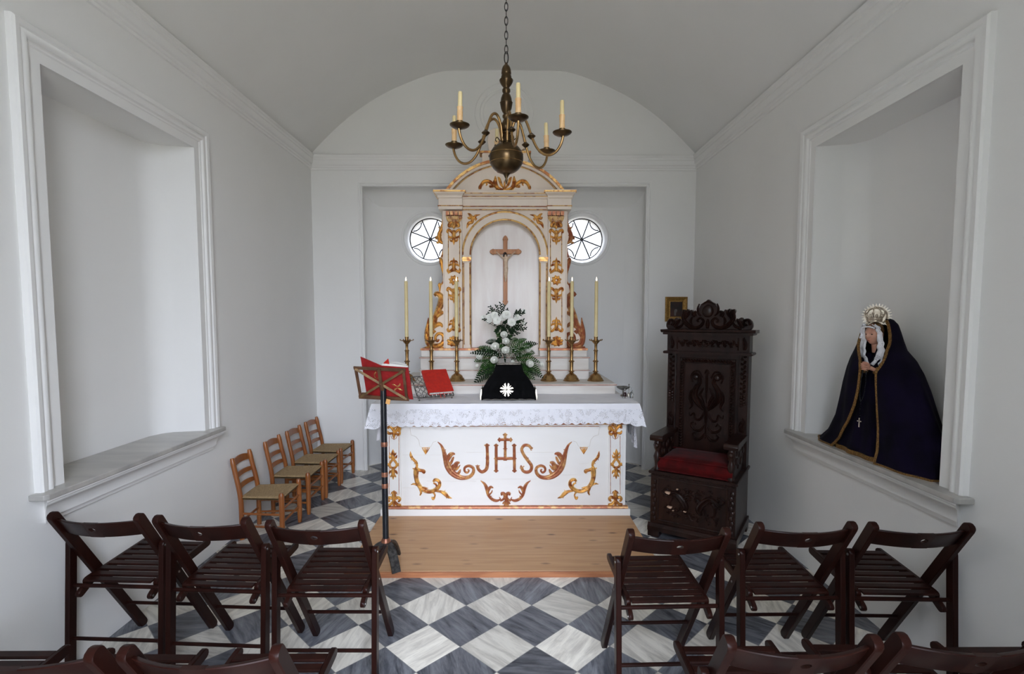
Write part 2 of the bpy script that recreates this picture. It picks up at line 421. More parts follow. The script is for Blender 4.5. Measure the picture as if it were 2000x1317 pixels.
tiles = floor_mat(); pine = pine_mat(); lace = lace_mat()
# ------------------------------------------------------------ the room
XL, XR, YB = -1.945, 1.855, 5.231
ZC = 3.155           # spring of the vault
YF = DOOR_Y
struct('floor', MB().box(XL-0.35, XR+0.35, YF-0.55, YB+0.5, -0.06, 0), tiles, smooth=0)
# vault: points of its cross section, half width 1.9
VC = (XL+XR)/2
vp = [(0, 0.806), (0.3, 0.800), (0.62, 0.786), (0.93, 0.685), (1.19, 0.568), (1.437, 0.415), (1.66, 0.235), (1.90, 0.0)]
half = cr(vp, 5)
arc = [(VC-x, ZC+z) for x, z in reversed(half)] + [(VC+x, ZC+z) for x, z in half[1:]]
m = MB()
n = len(arc)
outer = [(x, z+0.25) for x, z in arc]
m.add([(x, YF-0.3, z) for x, z in arc]+[(x, YB+0.35, z) for x, z in arc]+[(x, YF-0.3, z) for x, z in outer]+[(x, YB+0.35, z) for x, z in outer],
      [(i, i+1, n+i+1, n+i) for i in range(n-1)]+[(2*n+i, 3*n+i, 3*n+i+1, 2*n+i+1) for i in range(n-1)]
      + [(0, n, 3*n, 2*n), (n-1, 3*n-1, 4*n-1, 2*n-1)])
struct('ceiling', m, plaster, smooth=40)

def side_wall(name, X, sgn, y0, y1, z0, z1, depth):
    """wall at x=X with a round-cornered niche y0..y1, z0..z1 going outwards (sgn)"""
    m = MB(); T = 0.34
    def slab(a, b, c, d):
        m.box(min(X, X+sgn*T), max(X, X+sgn*T), a, b, c, d)
    slab(YF-0.3, y0, 0, ZC+0.25); slab(y1, YB+0.35, 0, ZC+0.25)
    slab(y0, y1, 0, z0); slab(y0, y1, z1, ZC+0.25)
    # back of the niche with rounded vertical corners
    r = 0.13; prof = []
    prof.append((0.0, y0))
    for k in range(9):
        a = k/8*pi/2
        prof.append((depth-r+r*sin(a) if True else 0, y0+0.03+r-r*cos(a)))
    for k in range(9):
        a = k/8*pi/2
        prof.append((depth-r+r*cos(a), y1-0.03-r+r*sin(a)))
    prof.append((0.0, y1))
    poly = [(X+sgn*d, y) for d, y in prof]
    poly += [(X+sgn*T, y1), (X+sgn*T, y0)]
    m.prism(poly, z0, z1, 'z')
    return struct(name, m, plaster, smooth=40)
NL = (2.235, 3.29, 0.83, 2.60); NR = (2.175, 3.19, 0.83, 2.58)
side_wall('wall_left', XL, -1, *NL, 0.245)
side_wall('wall_right', XR, 1, *NR, 0.245)

def frame_profile_run(mb, pts, prof, inward, normal):
    """mitred moulding: pts closed/open polyline corners in 3D, prof [(outward offset, height)]"""
    pts = [Vector(p) for p in pts]; nrm = Vector(normal); n = len(pts); k = len(prof)
    vs = []
    for i, p in enumerate(pts):
        ds = []
        if i > 0: ds.append((pts[i]-pts[i-1]).normalized())
        if i < n-1: ds.append((pts[i+1]-pts[i]).normalized())
        outs = [d.cross(nrm)*inward for d in ds]
        if len(outs) == 2:
            o = outs[0]+outs[1]; o = o/(o.dot(outs[0]))
        else: o = outs[0]
        for a, h in prof: vs.append(p + o*a + nrm*h)
    fs = []
    for i in range(n-1):
        for j in range(k-1):
            fs.append((i*k+j, i*k+j+1, (i+1)*k+j+1, (i+1)*k+j))
    fs += [tuple(range(k)), tuple((n-1)*k+j for j in range(k-1, -1, -1))]
    mb.add(vs, fs)
def arcp(c, r, a0, a1, n=5):
    return [(c[0]+r*cos(radians(a0+(a1-a0)*i/n)), c[1]+r*sin(radians(a0+(a1-a0)*i/n))) for i in range(n+1)]
FP = [(a*1.3, b*0.8) for a, b in [(0, -0.002), (0, 0.010), (0.036, 0.010), (0.040, 0.016), (0.046, 0.016), (0.050, 0.022)] + arcp((0.062, 0.022), 0.012, 150, 30, 5) + [(0.076, 0.026), (0.080, 0.036), (0.096, 0.040), (0.102, 0.030), (0.104, -0.002)]]
for nm, X, sg, (y0, y1, z0, z1) in (('trim_1', XL, 1, NL), ('trim_2', XR, -1, NR)):
    m = MB()
    frame_profile_run(m, [(X, y0, z0+0.0), (X, y0, z1), (X, y1, z1), (X, y1, z0+0.0)], FP, -1 if sg > 0 else 1, (sg, 0, 0))
    struct(nm, m, trimmat, smooth=30)
# ledges: thin marble slab on a moulded plaster apron
for nm, X, sg, (y0, y1, z0, z1), depth in (('trim_3', XL, 1, NL, 0.245), ('trim_4', XR, -1, NR, 0.245)):
    ye, yf = y0-0.155, y1+0.125
    e = bpy.data.objects.new(nm, None); COL.objects.link(e); e['kind'] = 'structure'; WM[nm] = Matrix()
    m = MB()
    # apron profile in (out, z)
    pr = [(0, z0-0.022), (0.068, z0-0.022), (0.068, z0-0.030), (0.060, z0-0.034)] + arcp((0.044, z0-0.034), 0.018, 0, -70, 4) + [(0.040, z0-0.058), (0.032, z0-0.075), (0.026, z0-0.09), (0.026, z0-0.112), (0.014, z0-0.116), (0.012, z0-0.135), (0, z0-0.14)]
    vs = []; k = len(pr)
    for yy, s2 in ((ye, -1), (yf, 1)):
        pass
    def ring(y, side):
        return [(X+sg*o, y - side*(0.068-o)*0.9, z) for o, z in pr]
    a = ring(ye-0.0, -1); b = ring(yf, 1)
    m.add(a+b, [(j, j+1, k+j+1, k+j) for j in range(k-1)]+[tuple(range(k)), tuple(range(2*k-1, k-1, -1))])
    # returns at both ends
    build('apron', m, trimmat, e, smooth=30)
    m = MB()
    out = X+sg*0.074
    back = X-sg*(depth-0.002)
    # slab outline in plan with small step where it meets the frame
    r = 0.13
    plan = [(X, ye-0.01), (out-sg*0.012, ye-0.01), (out, ye+0.004), (out, yf-0.004), (out-sg*0.012, yf+0.01), (X, yf+0.01), (X, y1),
            (X-sg*0.10, y1-0.005), (X-sg*0.16, y1-0.03), (X-sg*0.215, y1-0.08), (back, y1-0.16), (back, y0+0.16), (X-sg*0.215, y0+0.08), (X-sg*0.16, y0+0.03), (X, y0)]
    m.prism(plan, z0-0.022, z0+0.003, 'z')
    build('marble_slab', m, sillmat, e, smooth=0, bevel=0.004)

# cornices: stepped moulding under the vault
CPz = [(a*0.7, b) for a, b in [(0, 0.0), (0.012, 0.004), (0.014, 0.020), (0.024, 0.026), (0.026, 0.040)] + [(0.032+0.018*sin(radians(t)), 0.044+0.03*(1-cos(radians(t)))) for t in (0, 30, 60, 90)] + [(0.052, 0.090), (0.060, 0.094), (0.062, 0.112), (0.070, 0.120), (0.072, 0.136), (0.060, 0.142), (0.03, 0.146), (0, 0.15)]]
def cornice(nm, a, b, nrm):
    m = MB(); nrm = Vector(nrm); a = Vector(a); b = Vector(b); k = len(CPz)
    m.add([a+nrm*o+Vector((0, 0, z)) for o, z in CPz]+[b+nrm*o+Vector((0, 0, z)) for o, z in CPz],
          [(j, j+1, k+j+1, k+j) for j in range(k-1)]+[tuple(range(k)), tuple(range(2*k-1, k-1, -1))])
    struct(nm, m, trimmat, smooth=25)
cornice('trim_5', (XL, YF, ZC-0.148), (XL, YB, ZC-0.148), (1, 0, 0))
cornice('trim_6', (XR, YF, ZC-0.148), (XR, YB, ZC-0.148), (-1, 0, 0))
cornice('trim_7', (XL, YB, ZC-0.155), (XR, YB, ZC-0.155), (0, -1, 0))

# back wall with the shallow altar recess (open to the floor) and two round windows
RX0, RX1, RZ, RD = -1.495, 1.415, 2.90, 0.27
m = MB(); TB = 0.62
top = [(x, z+0.02) for x, z in arc]
m.box(XL-0.34, RX0, YB, YB+TB, 0, ZC); m.box(RX1, XR+0.34, YB, YB+TB, 0, ZC)
m.box(RX0, RX1, YB, YB+TB, RZ, ZC)
m.prism([(arc[0][0], ZC)]+top+[(arc[-1][0], ZC)], YB, YB+TB, 'y')
# concave corners of the recess
r = 0.2
for X0, s in ((RX0, 1), (RX1, -1)):
    poly = [(X0-s*0.01, YB+0.012), (X0, YB+0.012)] + [(X0+s*(0.0+r-r*cos(t*pi/16)), YB+RD-r+r*sin(t*pi/16)) for t in range(0, 9)] + [(X0+s*r, YB+RD+0.05), (X0-s*0.01, YB+RD+0.05)]
    m.prism(poly, 0, RZ+0.01, 'z')
# sloped soffit
m.prism([(YB+0.012, RZ+0.01), (YB+0.012, RZ), (YB+0.06, RZ-0.015), (YB+0.14, RZ-0.05), (YB+0.21, RZ-0.11), (YB+RD, RZ-0.2), (YB+RD+0.05, RZ-0.2), (YB+RD+0.05, RZ+0.01)], RX0, RX1, 'x')
# rear plane of the recess with two round splayed openings
YR = YB+RD
WIN = [(-0.831, 2.386), (0.779, 2.386)]; WR = 0.256
def holed(mb, x0, x1, z0, z1, c, r, y):
    N = 48; vs = []; fs = []
    for k in range(N):
        a = 2*pi*k/N
        vs.append((c[0]+r*cos(a), y, c[1]+r*sin(a)))
    for k in range(N):
        a = 2*pi*k/N; dx, dz = cos(a), sin(a)
        t = min(((x1-c[0])/dx if dx > 1e-6 else (x0-c[0])/dx if dx < -1e-6 else 1e9), ((z1-c[1])/dz if dz > 1e-6 else (z0-c[1])/dz if dz < -1e-6 else 1e9))
        vs.append((c[0]+dx*t, y, c[1]+dz*t))
    fs = [(k, (k+1) % N, N+(k+1) % N, N+k) for k in range(N)]
    # corner fillers
    cs = [(x1, z1), (x0, z1), (x0, z0), (x1, z0)]
    for (cx, cz) in cs:
        a = atan2(cz-c[1], cx-c[0]) % (2*pi); k = int(a/(2*pi/N))
        i = len(vs); vs.append((cx, y, cz)); fs.append((N+k % N, N+(k+1) % N, i))
    mb.add(vs, fs)
holed(m, RX0, 0, 1.9, 2.8, WIN[0], WR, YR); holed(m, 0, RX1, 1.9, 2.8, WIN[1], WR, YR)
m.add([(RX0, YR, 0), (RX1, YR, 0), (RX1, YR, 1.9), (RX0, YR, 1.9)], [(0, 1, 2, 3)])
m.add([(RX0, YR, 2.8), (RX1, YR, 2.8), (RX1, YR, RZ), (RX0, YR, RZ)], [(0, 1, 2, 3)])
for c in WIN:      # tunnel through the wall, narrowing outward
    N = 48
    m.add([(c[0]+rr*cos(2*pi*k/N), y, c[1]+rr*sin(2*pi*k/N)) for rr, y in ((WR, YR), (0.244, YR+0.10), (0.25, YB+TB)) for k in range(N)],
          [(j*N+k, j*N+(k+1) % N, (j+1)*N+(k+1) % N, (j+1)*N+k) for j in range(2) for k in range(N)])
struct('wall_back', m, plaster, smooth=30)
for c, nm in zip(WIN, ('trim_8', 'trim_9')):   # raised ring round each window
    struct(nm, MB().tube([(c[0]+0.276*cos(2*pi*k/64), YR-0.002, c[1]+0.276*sin(2*pi*k/64)) for k in range(64)], 0.013, 8, closed=True), trimmat)
# windows: iron rose tracery and a pane each
for i, c in enumerate(WIN):
    e = bpy.data.objects.new('window_%d' % (i+1), None); COL.objects.link(e); e['kind'] = 'structure'; WM[e.name] = Matrix()
    y = YR+0.10
    f = MB(); R = 0.217
    f.tube([(c[0]+R*cos(2*pi*k/48), y, c[1]+R*sin(2*pi*k/48)) for k in range(48)], 0.0062, 6, closed=True)
    for k in range(8):
        a = k*pi/4 + 0.42
        f.tube([(c[0]+0.01*cos(a), y, c[1]+0.01*sin(a)), (c[0]+R*cos(a), y, c[1]+R*sin(a))], 0.0072, 6)
        if k % 2 == 0:
            b2 = a+pi/8*1.0; cc = (c[0]+0.250*cos(b2), c[1]+0.250*sin(b2)); pts = []
            for t in range(9):
                q = b2+pi+(-1+t/4)*1.05; pts.append((cc[0]+0.088*cos(q), y, cc[1]+0.088*sin(q)))
            f.tube([p for p in pts if (p[0]-c[0])**2+(p[2]-c[1])**2 < R*R*1.01], 0.0065, 6)
    f.lathe([(0.016, -0.008), (0.016, 0.008)], 12, M=Matrix.Translation((c[0], y, c[1])) @ Matrix.Rotation(pi/2, 4, 'X'))
    build('window_frame', f, iron, e)
    build('pane', MB().lathe([(0.243, -0.002), (0.243, 0.002)], 40, M=Matrix.Translation((c[0], y+0.012, c[1])) @ Matrix.Rotation(pi/2, 4, 'X')), pane, e)
# frame round the recess
FB = [(0, -0.002), (0, 0.008), (0.012, 0.010), (0.016, 0.016), (0.026, 0.018), (0.030, 0.010), (0.036, 0.010), (0.042, 0.016), (0.052, 0.012), (0.056, -0.002)]
m = MB(); frame_profile_run(m, [(RX0, YB, 0), (RX0, YB, RZ), (RX1, YB, RZ), (RX1, YB, 0)], FB, 1, (0, -1, 0))
struct('trim_10', m, trimmat, smooth=30)
# round moulding on the tympanum
m = MB()
for R, t in ((0.235, 0.008), (0.205, 0.005), (0.285, 0.006)):
    m.tube([(-0.042+R*cos(2*pi*k/72), YB-0.001, 3.55+R*sin(2*pi*k/72)) for k in range(72)], t, 6, closed=True)
struct('trim_11', m, trimmat)
# panel moulding on the crown of the vault, round the chandelier's hook
m = MB(); zc = ZC+0.795
hx = [(-0.60, 3.62), (-0.78, 3.45), (-0.78, 2.0), (-0.60, 1.83), (0.50, 1.83), (0.68, 2.0), (0.68, 3.45), (0.50, 3.62)]
def vz(x):
    for (xa, za), (xb, zb) in zip(arc, arc[1:]):
        if xa <= x <= xb: return za+(zb-za)*(x-xa)/(xb-xa)
    return ZC
pts = []
for i in range(len(hx)):
    a = hx[i]; b = hx[(i+1) % len(hx)]
    for t in range(8):
        x = a[0]+(b[0]-a[0])*t/8; y = a[1]+(b[1]-a[1])*t/8
        pts.append((x-0.035, y, vz(x-0.035)-0.004))
m.tube(pts, 1, closed=True, sq=(0.045, 0.022), up=(0, 0, 1))
struct('trim_12', m, trimmat)
# entrance wall behind the camera with the open doorway that lights the chapel
m = MB()
m.box(XL-0.34, DOOR_X0, YF-0.55, YF, 0, 4.4); m.box(DOOR_X1, XR+0.34, YF-0.55, YF, 0, 4.4); m.box(DOOR_X0, DOOR_X1, YF-0.55, YF, DOOR_Z, 4.4)
struct('wall_front', m, plaster, smooth=0)
court = mat('pale_courtyard_paving', (0.74, 0.69, 0.53), (0.66, 0.61, 0.46), 0.8, scale=3)
struct('ground', MB().box(-8, 8, -14, YF-0.55, -0.12, -0.06), court, smooth=0)
# timber platform before the altar
pl = thing('altar_platform', 'low knotty pine platform on the floor in front of the white altar', 'platform', (-0.035, 3.45, 0))
build('deck', MB().box(-0.985, 0.93, 3.022, 3.8955, 0.012, 0.036), pine, pl, smooth=0, bevel=0.002)
pe = mat('orange_pine_edge', (0.42, 0.17, 0.07), (0.33, 0.12, 0.05), 0.45, scale=20, stretch=(0.3, 1, 3))
build('edge_board', MB().box(-0.985, 0.93, 3.012, 3.0218, 0.0, 0.034), pe, pl, smooth=0)
build('batten', MB().box(-0.97, 0.915, 3.03, 3.88, 0.0, 0.0118), pe, pl, smooth=0)

# unseen tall leaves, added beside the doorway to keep oblique daylight off near walls
door_w = mat('dark_green_screen_door_paint', (0.05, 0.07, 0.05), (0.04, 0.055, 0.04), 0.5)
for i, (xd, yo) in enumerate(((DOOR_X0-0.05, YF-1.40), (DOOR_X1, YF-1.15))):
    m = MB().box(xd, xd+0.05, yo, YF-0.56, 0.0, DOOR_Z, b=0.0)
    for z0, z1 in ((0.2, 1.0), (1.15, 2.1), (2.25, 3.25)):
        m.box(xd-0.008, xd+0.058, yo+0.1, YF-0.66, z0, z1)
    struct('door_%d' % (i+1), m, door_w, smooth=0)

# unseen dark wall, added outside to cut the daylight reaching the right wall
stone = mat('dark_screen_wall_stone', (0.10, 0.10, 0.085), (0.06, 0.06, 0.05), 0.9, scale=3)
struct('added_screen_wall', MB().box(-1.65, -1.25, -9.0, YF-0.60, -0.06, 4.6), stone, smooth=0)
# ------------------------------------------------------------ carved relief
RO = [(-1, 0.0), (-0.78, 0.7), (-0.42, 1.0), (0, 0.55), (0.42, 1.0), (0.78, 0.7), (1, 0.0)]
def relief(mb, strokes, fmap, k=0.5, n=5, hmax=0.02, base=-0.002, hmin=0.003):
    """strokes: lists of (u, w, width) in plane units; fmap(u, w, h) -> 3D"""
    for st in strokes:
        P = cr(st, n) if len(st) > 2 else [tuple(a+(b-a)*t/4 for a, b in zip(st[0], st[1])) for t in range(5)]
        N = len(P); vs = []
        for i, (u, w, wd) in enumerate(P):
            a = P[max(0, i-1)]; b = P[min(N-1, i+1)]
            tx, tz = b[0]-a[0], b[1]-a[1]; L = math.hypot(tx, tz) or 1
            nx, nz = -tz/L, tx/L
            wd = max(wd, 1e-4)*0.5; h = max(hmin, min(hmax, wd*2*k))
            if i in (0, N-1): h *= 0.4
            for o, hh in RO:
                vs.append(fmap(u+nx*wd*o, w+nz*wd*o, base if hh == 0 else hh*h))
        K = len(RO)
        fs = [(i*K+j, i*K+j+1, (i+1)*K+j+1, (i+1)*K+j) for i in range(N-1) for j in range(K-1)]
        fs += [tuple(range(K)), tuple((N-1)*K+j for j in range(K-1, -1, -1))]
        mb.add(vs, fs)
def pmap(Y, cx=None, ox=0, oy=0, s=1.0):
    """crop coordinates -> plane y=Y; cx mirrors about that photo column"""
    def f(u, w, h):
        px, py = ox+u*s, oy+w*s
        p = at(px, py, Y)
        if cx is not None: p.x = 2*at(cx, py, Y).x - p.x
        p.y -= h
        return p
    return f
def scale_w(strokes, Y, s): # widths from crop units are turned inside the map already
    return strokes
def relief_px(mb, strokes, Y, ox, oy, s, cx=None, k=0.5, hmax=0.014, fat=1.22):
    strokes = [[(a, b, c*fat) for a, b, c in st] for st in strokes]
    f = pmap(Y, cx, ox, oy, s)
    unit = s*Y/FPX
    relief(mb, strokes, lambda u, w, h: f(u, w, h), k=k*unit, hmax=hmax, n=5)
def palmette(cx, cy, s, up=1, kind=0):
    """small leaf drop, tip pointing down (up=1) or up (-1), height about 5s"""
    r = []
    U = up
    r.append([(cx, cy-1.6*s*U, 0.9*s), (cx, cy, 1.3*s), (cx, cy+1.6*s*U, 0.9*s), (cx, cy+2.8*s*U, 0.1*s)])
    for q in (-1, 1):
        r.append([(cx+0.2*q*s, cy-0.4*s*U, 0.5*s), (cx+0.9*q*s, cy-1.3*s*U, 0.8*s), (cx+1.6*q*s, cy-1.7*s*U, 0.8*s), (cx+1.9*q*s, cy-1.1*s*U, 0.7*s), (cx+1.5*q*s, cy-0.8*s*U, 0.4*s)])
        r.append([(cx+0.2*q*s, cy+0.7*s*U, 0.6*s), (cx+1.1*q*s, cy+0.5*s*U, 0.8*s), (cx+1.6*q*s, cy+0.0*s*U, 0.3*s)])
        r.append([(cx+0.15*q*s, cy+1.6*s*U, 0.5*s), (cx+0.8*q*s, cy+1.5*s*U, 0.7*s), (cx+1.3*q*s, cy+1.0*s*U, 0.2*s)])
    return r

# ------------------------------------------------------------ altar
AY = 3.93
al = thing('altar', 'white wooden altar table with carved gilt scrolls and the letters JHS on its front', 'altar', (-0.033, 4.1, 0))
build('plinth', MB().box(-0.984, 0.934, 3.897, 4.60, 0, 0.085), whitepaint, al, smooth=0, bevel=0.003)
build('base_moulding', MB().prism([(3.906, 0.085), (3.900, 0.092), (3.904, 0.101), (3.916, 0.105), (3.93, 0.106), (3.95, 0.085)], -0.955, 0.918, 'x'), goldred, al)
build('body', MB().box(-0.935, 0.90, AY, 4.58, 0.085, 0.86), whitepaint, al, smooth=0)
m = MB()    # thin raised field with stepped corners: left as shallow outlines and board joints
for q in (0, 1):
    P = [(800, 832), (803, 850), (812, 853), (818, 860), (820, 872), (830, 876), (842, 872), (846, 864), (852, 862)]
    pts = [at(x, y, AY) for x, y in P]
    if q: pts = [Vector((2*at(986, 800, AY).x-p.x, p.y, p.z)) for p in pts]
    m.tube(pts, 0.0022, 5)
for y, xa, xb in ((889, 786, 862), (884, 911, 958), (936, 880, 1047), (940, 834, 930), (953, 786, 812), (928, 1092, 1134), (884, 1008, 1080), (905, 1130, 1150)):
    a, b = at(xa, y, AY), at(xb, y, AY)
    m.tube([a, b], 0.0012, 4)
build('board_joint', m, steppaint, al, smooth=0)
m = MB()
m.prism([(AY+0.002, 0.735), (AY-0.010, 0.738), (AY-0.014, 0.746), (AY-0.010, 0.755), (AY+0.002, 0.757)], -0.945, 0.91, 'x')
build('top_moulding', m, goldred, al)
p0, p1 = at(803, 833, AY), at(1170, 833, AY)
build('gilt_fillet', MB().tube([p0, p1], 0.0028, 6), goldred, al)
# pilasters at the corners
XC = at(986, 900, AY).x
for q in (0, 1):
    m = MB()
    xa, xb = at(756, 900, AY).x, at(783, 900, AY).x
    if q: xa, xb = 2*XC-xb, 2*XC-xa
    m.box(xa, xb, AY-0.012, AY+0.02, 0.106, 0.735)
    pil = build('pilaster', m, whitepaint, al, smooth=0, bevel=0.002)
    f = MB()
    def F(x, y):
        p = at(x, y, AY-0.013)
        return Vector((2*XC-p.x, p.y, p.z)) if q else p
    xl, xr = 760.2, 779.2
    pts = [F(x, y) for x, y in [(xl, 852), (764, 852), (765, 856), (769.7, 859), (774.4, 856), (775.4, 852), (xr, 852), (xr, 966), (776, 966), (775, 962), (769.7, 958.5), (764.4, 962), (763.4, 966), (xl, 966)]]
    f.tube(pts, 0.0022, 6, closed=True)
    build('gilt_border', f, goldred, pil)
    c = MB(); cxm = 986 if q else None
    # leafy knots top, middle, bottom (photo columns, measured on the left pilaster)
    top = [[(769.5, 858, 1), (769.5, 850, 6), (769.5, 842, 5), (764, 834, 6), (759, 832, 5), (758, 838, 4)], [(769.5, 848, 4), (775, 840, 5), (780, 834, 5), (781, 840, 4), (777, 844, 3)],
           [(768, 846, 3), (760, 847, 5), (757, 842, 2)], [(771, 846, 3), (779, 849, 5), (782, 843, 2)], [(769.5, 838, 4), (769.5, 830, 2)], [(766, 840, 3), (772, 834, 4), (777, 831, 2)]]
    mid = [[(767.5, 878, 1), (767.5, 887, 7), (767.5, 896, 5), (763, 903, 4), (761, 909, 4), (765, 915, 4)], [(767.5, 896, 4), (773, 903, 4), (775, 909, 4), (770.5, 915, 4)],
           [(767.5, 893, 3), (762, 894, 4), (759.5, 889, 1)], [(767.5, 893, 3), (773, 894, 4), (775.5, 889, 1)], [(767.5, 888, 3), (763, 888, 3), (761.5, 884, 1)], [(767.5, 888, 3), (772, 888, 3), (773.5, 884, 1)],
           [(768, 912, 4), (768, 922, 7), (768, 930, 5), (768, 937, 1)], [(768, 918, 3), (762, 922, 4), (760, 927, 1)], [(768, 918, 3), (774, 922, 4), (776, 927, 1)], [(768, 926, 3), (764, 930, 3), (763, 933, 1)], [(768, 926, 3), (772, 930, 3), (773, 933, 1)], [(759, 905, 4), (757.5, 911, 4)], [(776, 905, 4), (777.5, 911, 4)]]
    bot = [[(769.5, 962, 6), (769.5, 969, 8), (769.5, 976, 7), (769.5, 984, 5), (769.5, 990, 4)], [(766, 974, 5), (761, 972, 5), (758, 976, 5), (761, 981, 3)], [(773, 974, 5), (778, 972, 5), (781, 976, 5), (778, 981, 3)],
           [(768, 980, 4), (762, 986, 5), (757, 986, 3), (758, 991, 3)], [(771, 980, 4), (777, 986, 5), (782, 986, 3), (781, 991, 3)], [(765, 965, 3), (769.5, 960, 3), (774, 965, 3)]]
    for S_ in (top, mid, bot):
        c = MB(); relief_px(c, S_, AY-0.012, 0, 0, 1, cxm, k=0.55); build('leaf_carving', c, gold, pil)
# front carvings, traced in the units of an enlargement
S6 = 0.15187
SA = [[(755, 352, 6), (800, 395, 20), (832, 470, 34), (855, 560, 48), (885, 660, 62), (935, 740, 62), (1010, 795, 54), (1090, 815, 40), (1165, 800, 34), (1212, 750, 32), (1213, 690, 28), (1160, 660, 26), (1108, 680, 24), (1102, 725, 22), (1135, 748, 20), (1158, 722, 16), (1140, 705, 12)],
      [(870, 620, 24), (895, 560, 44), (925, 515, 44), (965, 505, 22), (975, 520, 8)], [(890, 660, 20), (925, 625, 26), (955, 560, 22), (968, 545, 6)],
      [(950, 735, 22), (975, 680, 46), (1000, 630, 40), (1040, 615, 14)], [(930, 700, 18), (945, 660, 20), (948, 640, 6)], [(1000, 780, 18), (1030, 745, 28), (1050, 705, 10)], [(985, 720, 14), (1015, 690, 20), (1045, 650, 8)], [(830, 470, 12), (862, 452, 8)]]
SB = [[(405, 475, 5), (412, 530, 26), (440, 575, 24), (478, 615, 28), (492, 665, 24)], [(487, 665, 20), (480, 720, 52), (478, 800, 44), (498, 880, 42), (548, 950, 40), (620, 988, 38), (690, 985, 38), (750, 950, 40), (782, 900, 34), (765, 850, 30), (722, 840, 30), (698, 866, 20)],
      [(490, 700, 30), (535, 718, 30), (580, 728, 30), (580, 750, 20), (556, 740, 10)], [(500, 915, 14), (455, 893, 18), (412, 902, 6)], [(520, 950, 16), (543, 1000, 22), (528, 1042, 12)],
      [(700, 1000, 22), (722, 1040, 14), (700, 1085, 26), (680, 1060, 14)], [(735, 985, 16), (800, 992, 26), (850, 1020, 38), (890, 1058, 28), (942, 1080, 4)], [(830, 1005, 10), (855, 972, 5)], [(860, 1040, 10), (872, 1082, 5)],
      [(435, 690, 10), (470, 712, 18)], [(420, 560, 6), (415, 595, 5)], [(470, 600, 10), (455, 640, 6)], [(700, 880, 14), (735, 900, 18), (740, 940, 10)], [(560, 930, 10), (600, 945, 16), (635, 950, 4)]]
SC = [[(a, b, c*0.62) for a, b, c in st] for st in [[(603, 512, 8), (580, 470, 22), (556, 430, 16)], [(603, 512, 8), (592, 465, 20), (580, 425, 16)], [(603, 515, 8), (603, 465, 24), (603, 422, 18)], [(603, 512, 8), (614, 465, 20), (628, 425, 16)], [(603, 512, 8), (626, 470, 22), (650, 430, 16)], [(552, 428, 12), (600, 424, 10), (655, 428, 12)]]]
SD = [[(1308, 850, 6), (1360, 895, 26), (1390, 960, 34), (1405, 1030, 28), (1450, 1085, 28), (1510, 1108, 26), (1560, 1090, 14), (1548, 1062, 6)], [(1400, 1010, 18), (1418, 955, 28), (1440, 932, 24), (1472, 945, 10)], [(1415, 1040, 14), (1450, 1000, 14), (1458, 970, 5)],
      [(1460, 1085, 10), (1440, 1060, 12), (1452, 1045, 4)], [(1560, 1110, 18), (1600, 1090, 22), (1618, 1060, 26), (1610, 1020, 30), (1582, 1015, 28), (1578, 1042, 14)]]
SD0 = [[(1637, 1060, 30), (1637, 1110, 40), (1637, 1150, 26), (1637, 1180, 6)], [(1632, 1110, 16), (1605, 1135, 26), (1585, 1150, 8)], [(1642, 1110, 16), (1669, 1135, 26), (1689, 1150, 8)], [(1634, 1130, 14), (1615, 1158, 20), (1606, 1172, 6)], [(1640, 1130, 14), (1659, 1158, 20), (1668, 1172, 6)]]
for nm, S, mt_ in (('large_scroll_carving', SA, goldred), ('corner_scroll_carving', SB, gold), ('small_shell_carving', SC, gold), ('lower_scroll_carving', SD, goldred)):
    for q in (None, 986.0 if S is not SD else 987.5):
        m = MB(); relief_px(m, S, AY-0.001, 740, 810, S6, q, k=0.5, fat=1.4 if S is not SC else 1.0); build(nm, m, mt_, al)
m = MB(); relief_px(m, [[(a+3, b, c) for a, b, c in s] for s in SD0], AY-0.001, 740, 810, S6, None); build('lower_scroll_carving', m, goldred, al)
# monogram
def fin(x, y, dx, dy, w):   # flared trefoil end
    return [[(x-dx*16, y-dy*16, w), (x, y, w*1.25), (x+dx*10, y+dy*10, w*1.3), (x+dx*27, y+dy*27, 5)], [(x-dy*w*0.4, y-dx*w*0.4, 26), (x-dy*w*1.05+dx*4, y-dx*w*1.05+dy*4, 6)], [(x+dy*w*0.4, y+dx*w*0.4, 26), (x+dy*w*1.05+dx*4, y+dx*w*1.05+dy*4, 6)]]
J = [[(1390, 400, 36), (1394, 470, 34), (1396, 560, 36), (1395, 640, 38), (1380, 705, 38), (1330, 738, 36), (1285, 712, 34), (1268, 672, 36)]] + fin(1390, 398, 0, -1, 36) + [[(1262, 672, 30), (1270, 645, 6)], [(1262, 668, 20), (1242, 655, 5)], [(1275, 665, 20), (1300, 655, 5)], [(1370, 560, 8), (1420, 560, 8)]]
Hh = [[(1508, 400, 32), (1508, 560, 34), (1508, 725, 32)], [(1740, 400, 32), (1742, 560, 34), (1744, 725, 32)], [(1510, 566, 34), (1622, 566, 32), (1740, 566, 34)], [(1624, 265, 30), (1624, 420, 30), (1624, 566, 32)], [(1555, 325, 30), (1624, 322, 32), (1690, 325, 30)]]
for a in ((1508, 400, 0, -1), (1508, 722, 0, 1), (1740, 400, 0, -1), (1744, 722, 0, 1), (1624, 262, 0, -1), (1552, 325, -1, 0), (1694, 325, 1, 0)): Hh += fin(*a, 30)
Hh += [[(1480, 566, 16), (1536, 566, 16)], [(1596, 440, 10), (1652, 440, 10)], [(1600, 590, 8), (1648, 590, 8)], [(1712, 566, 16), (1770, 566, 16)]]
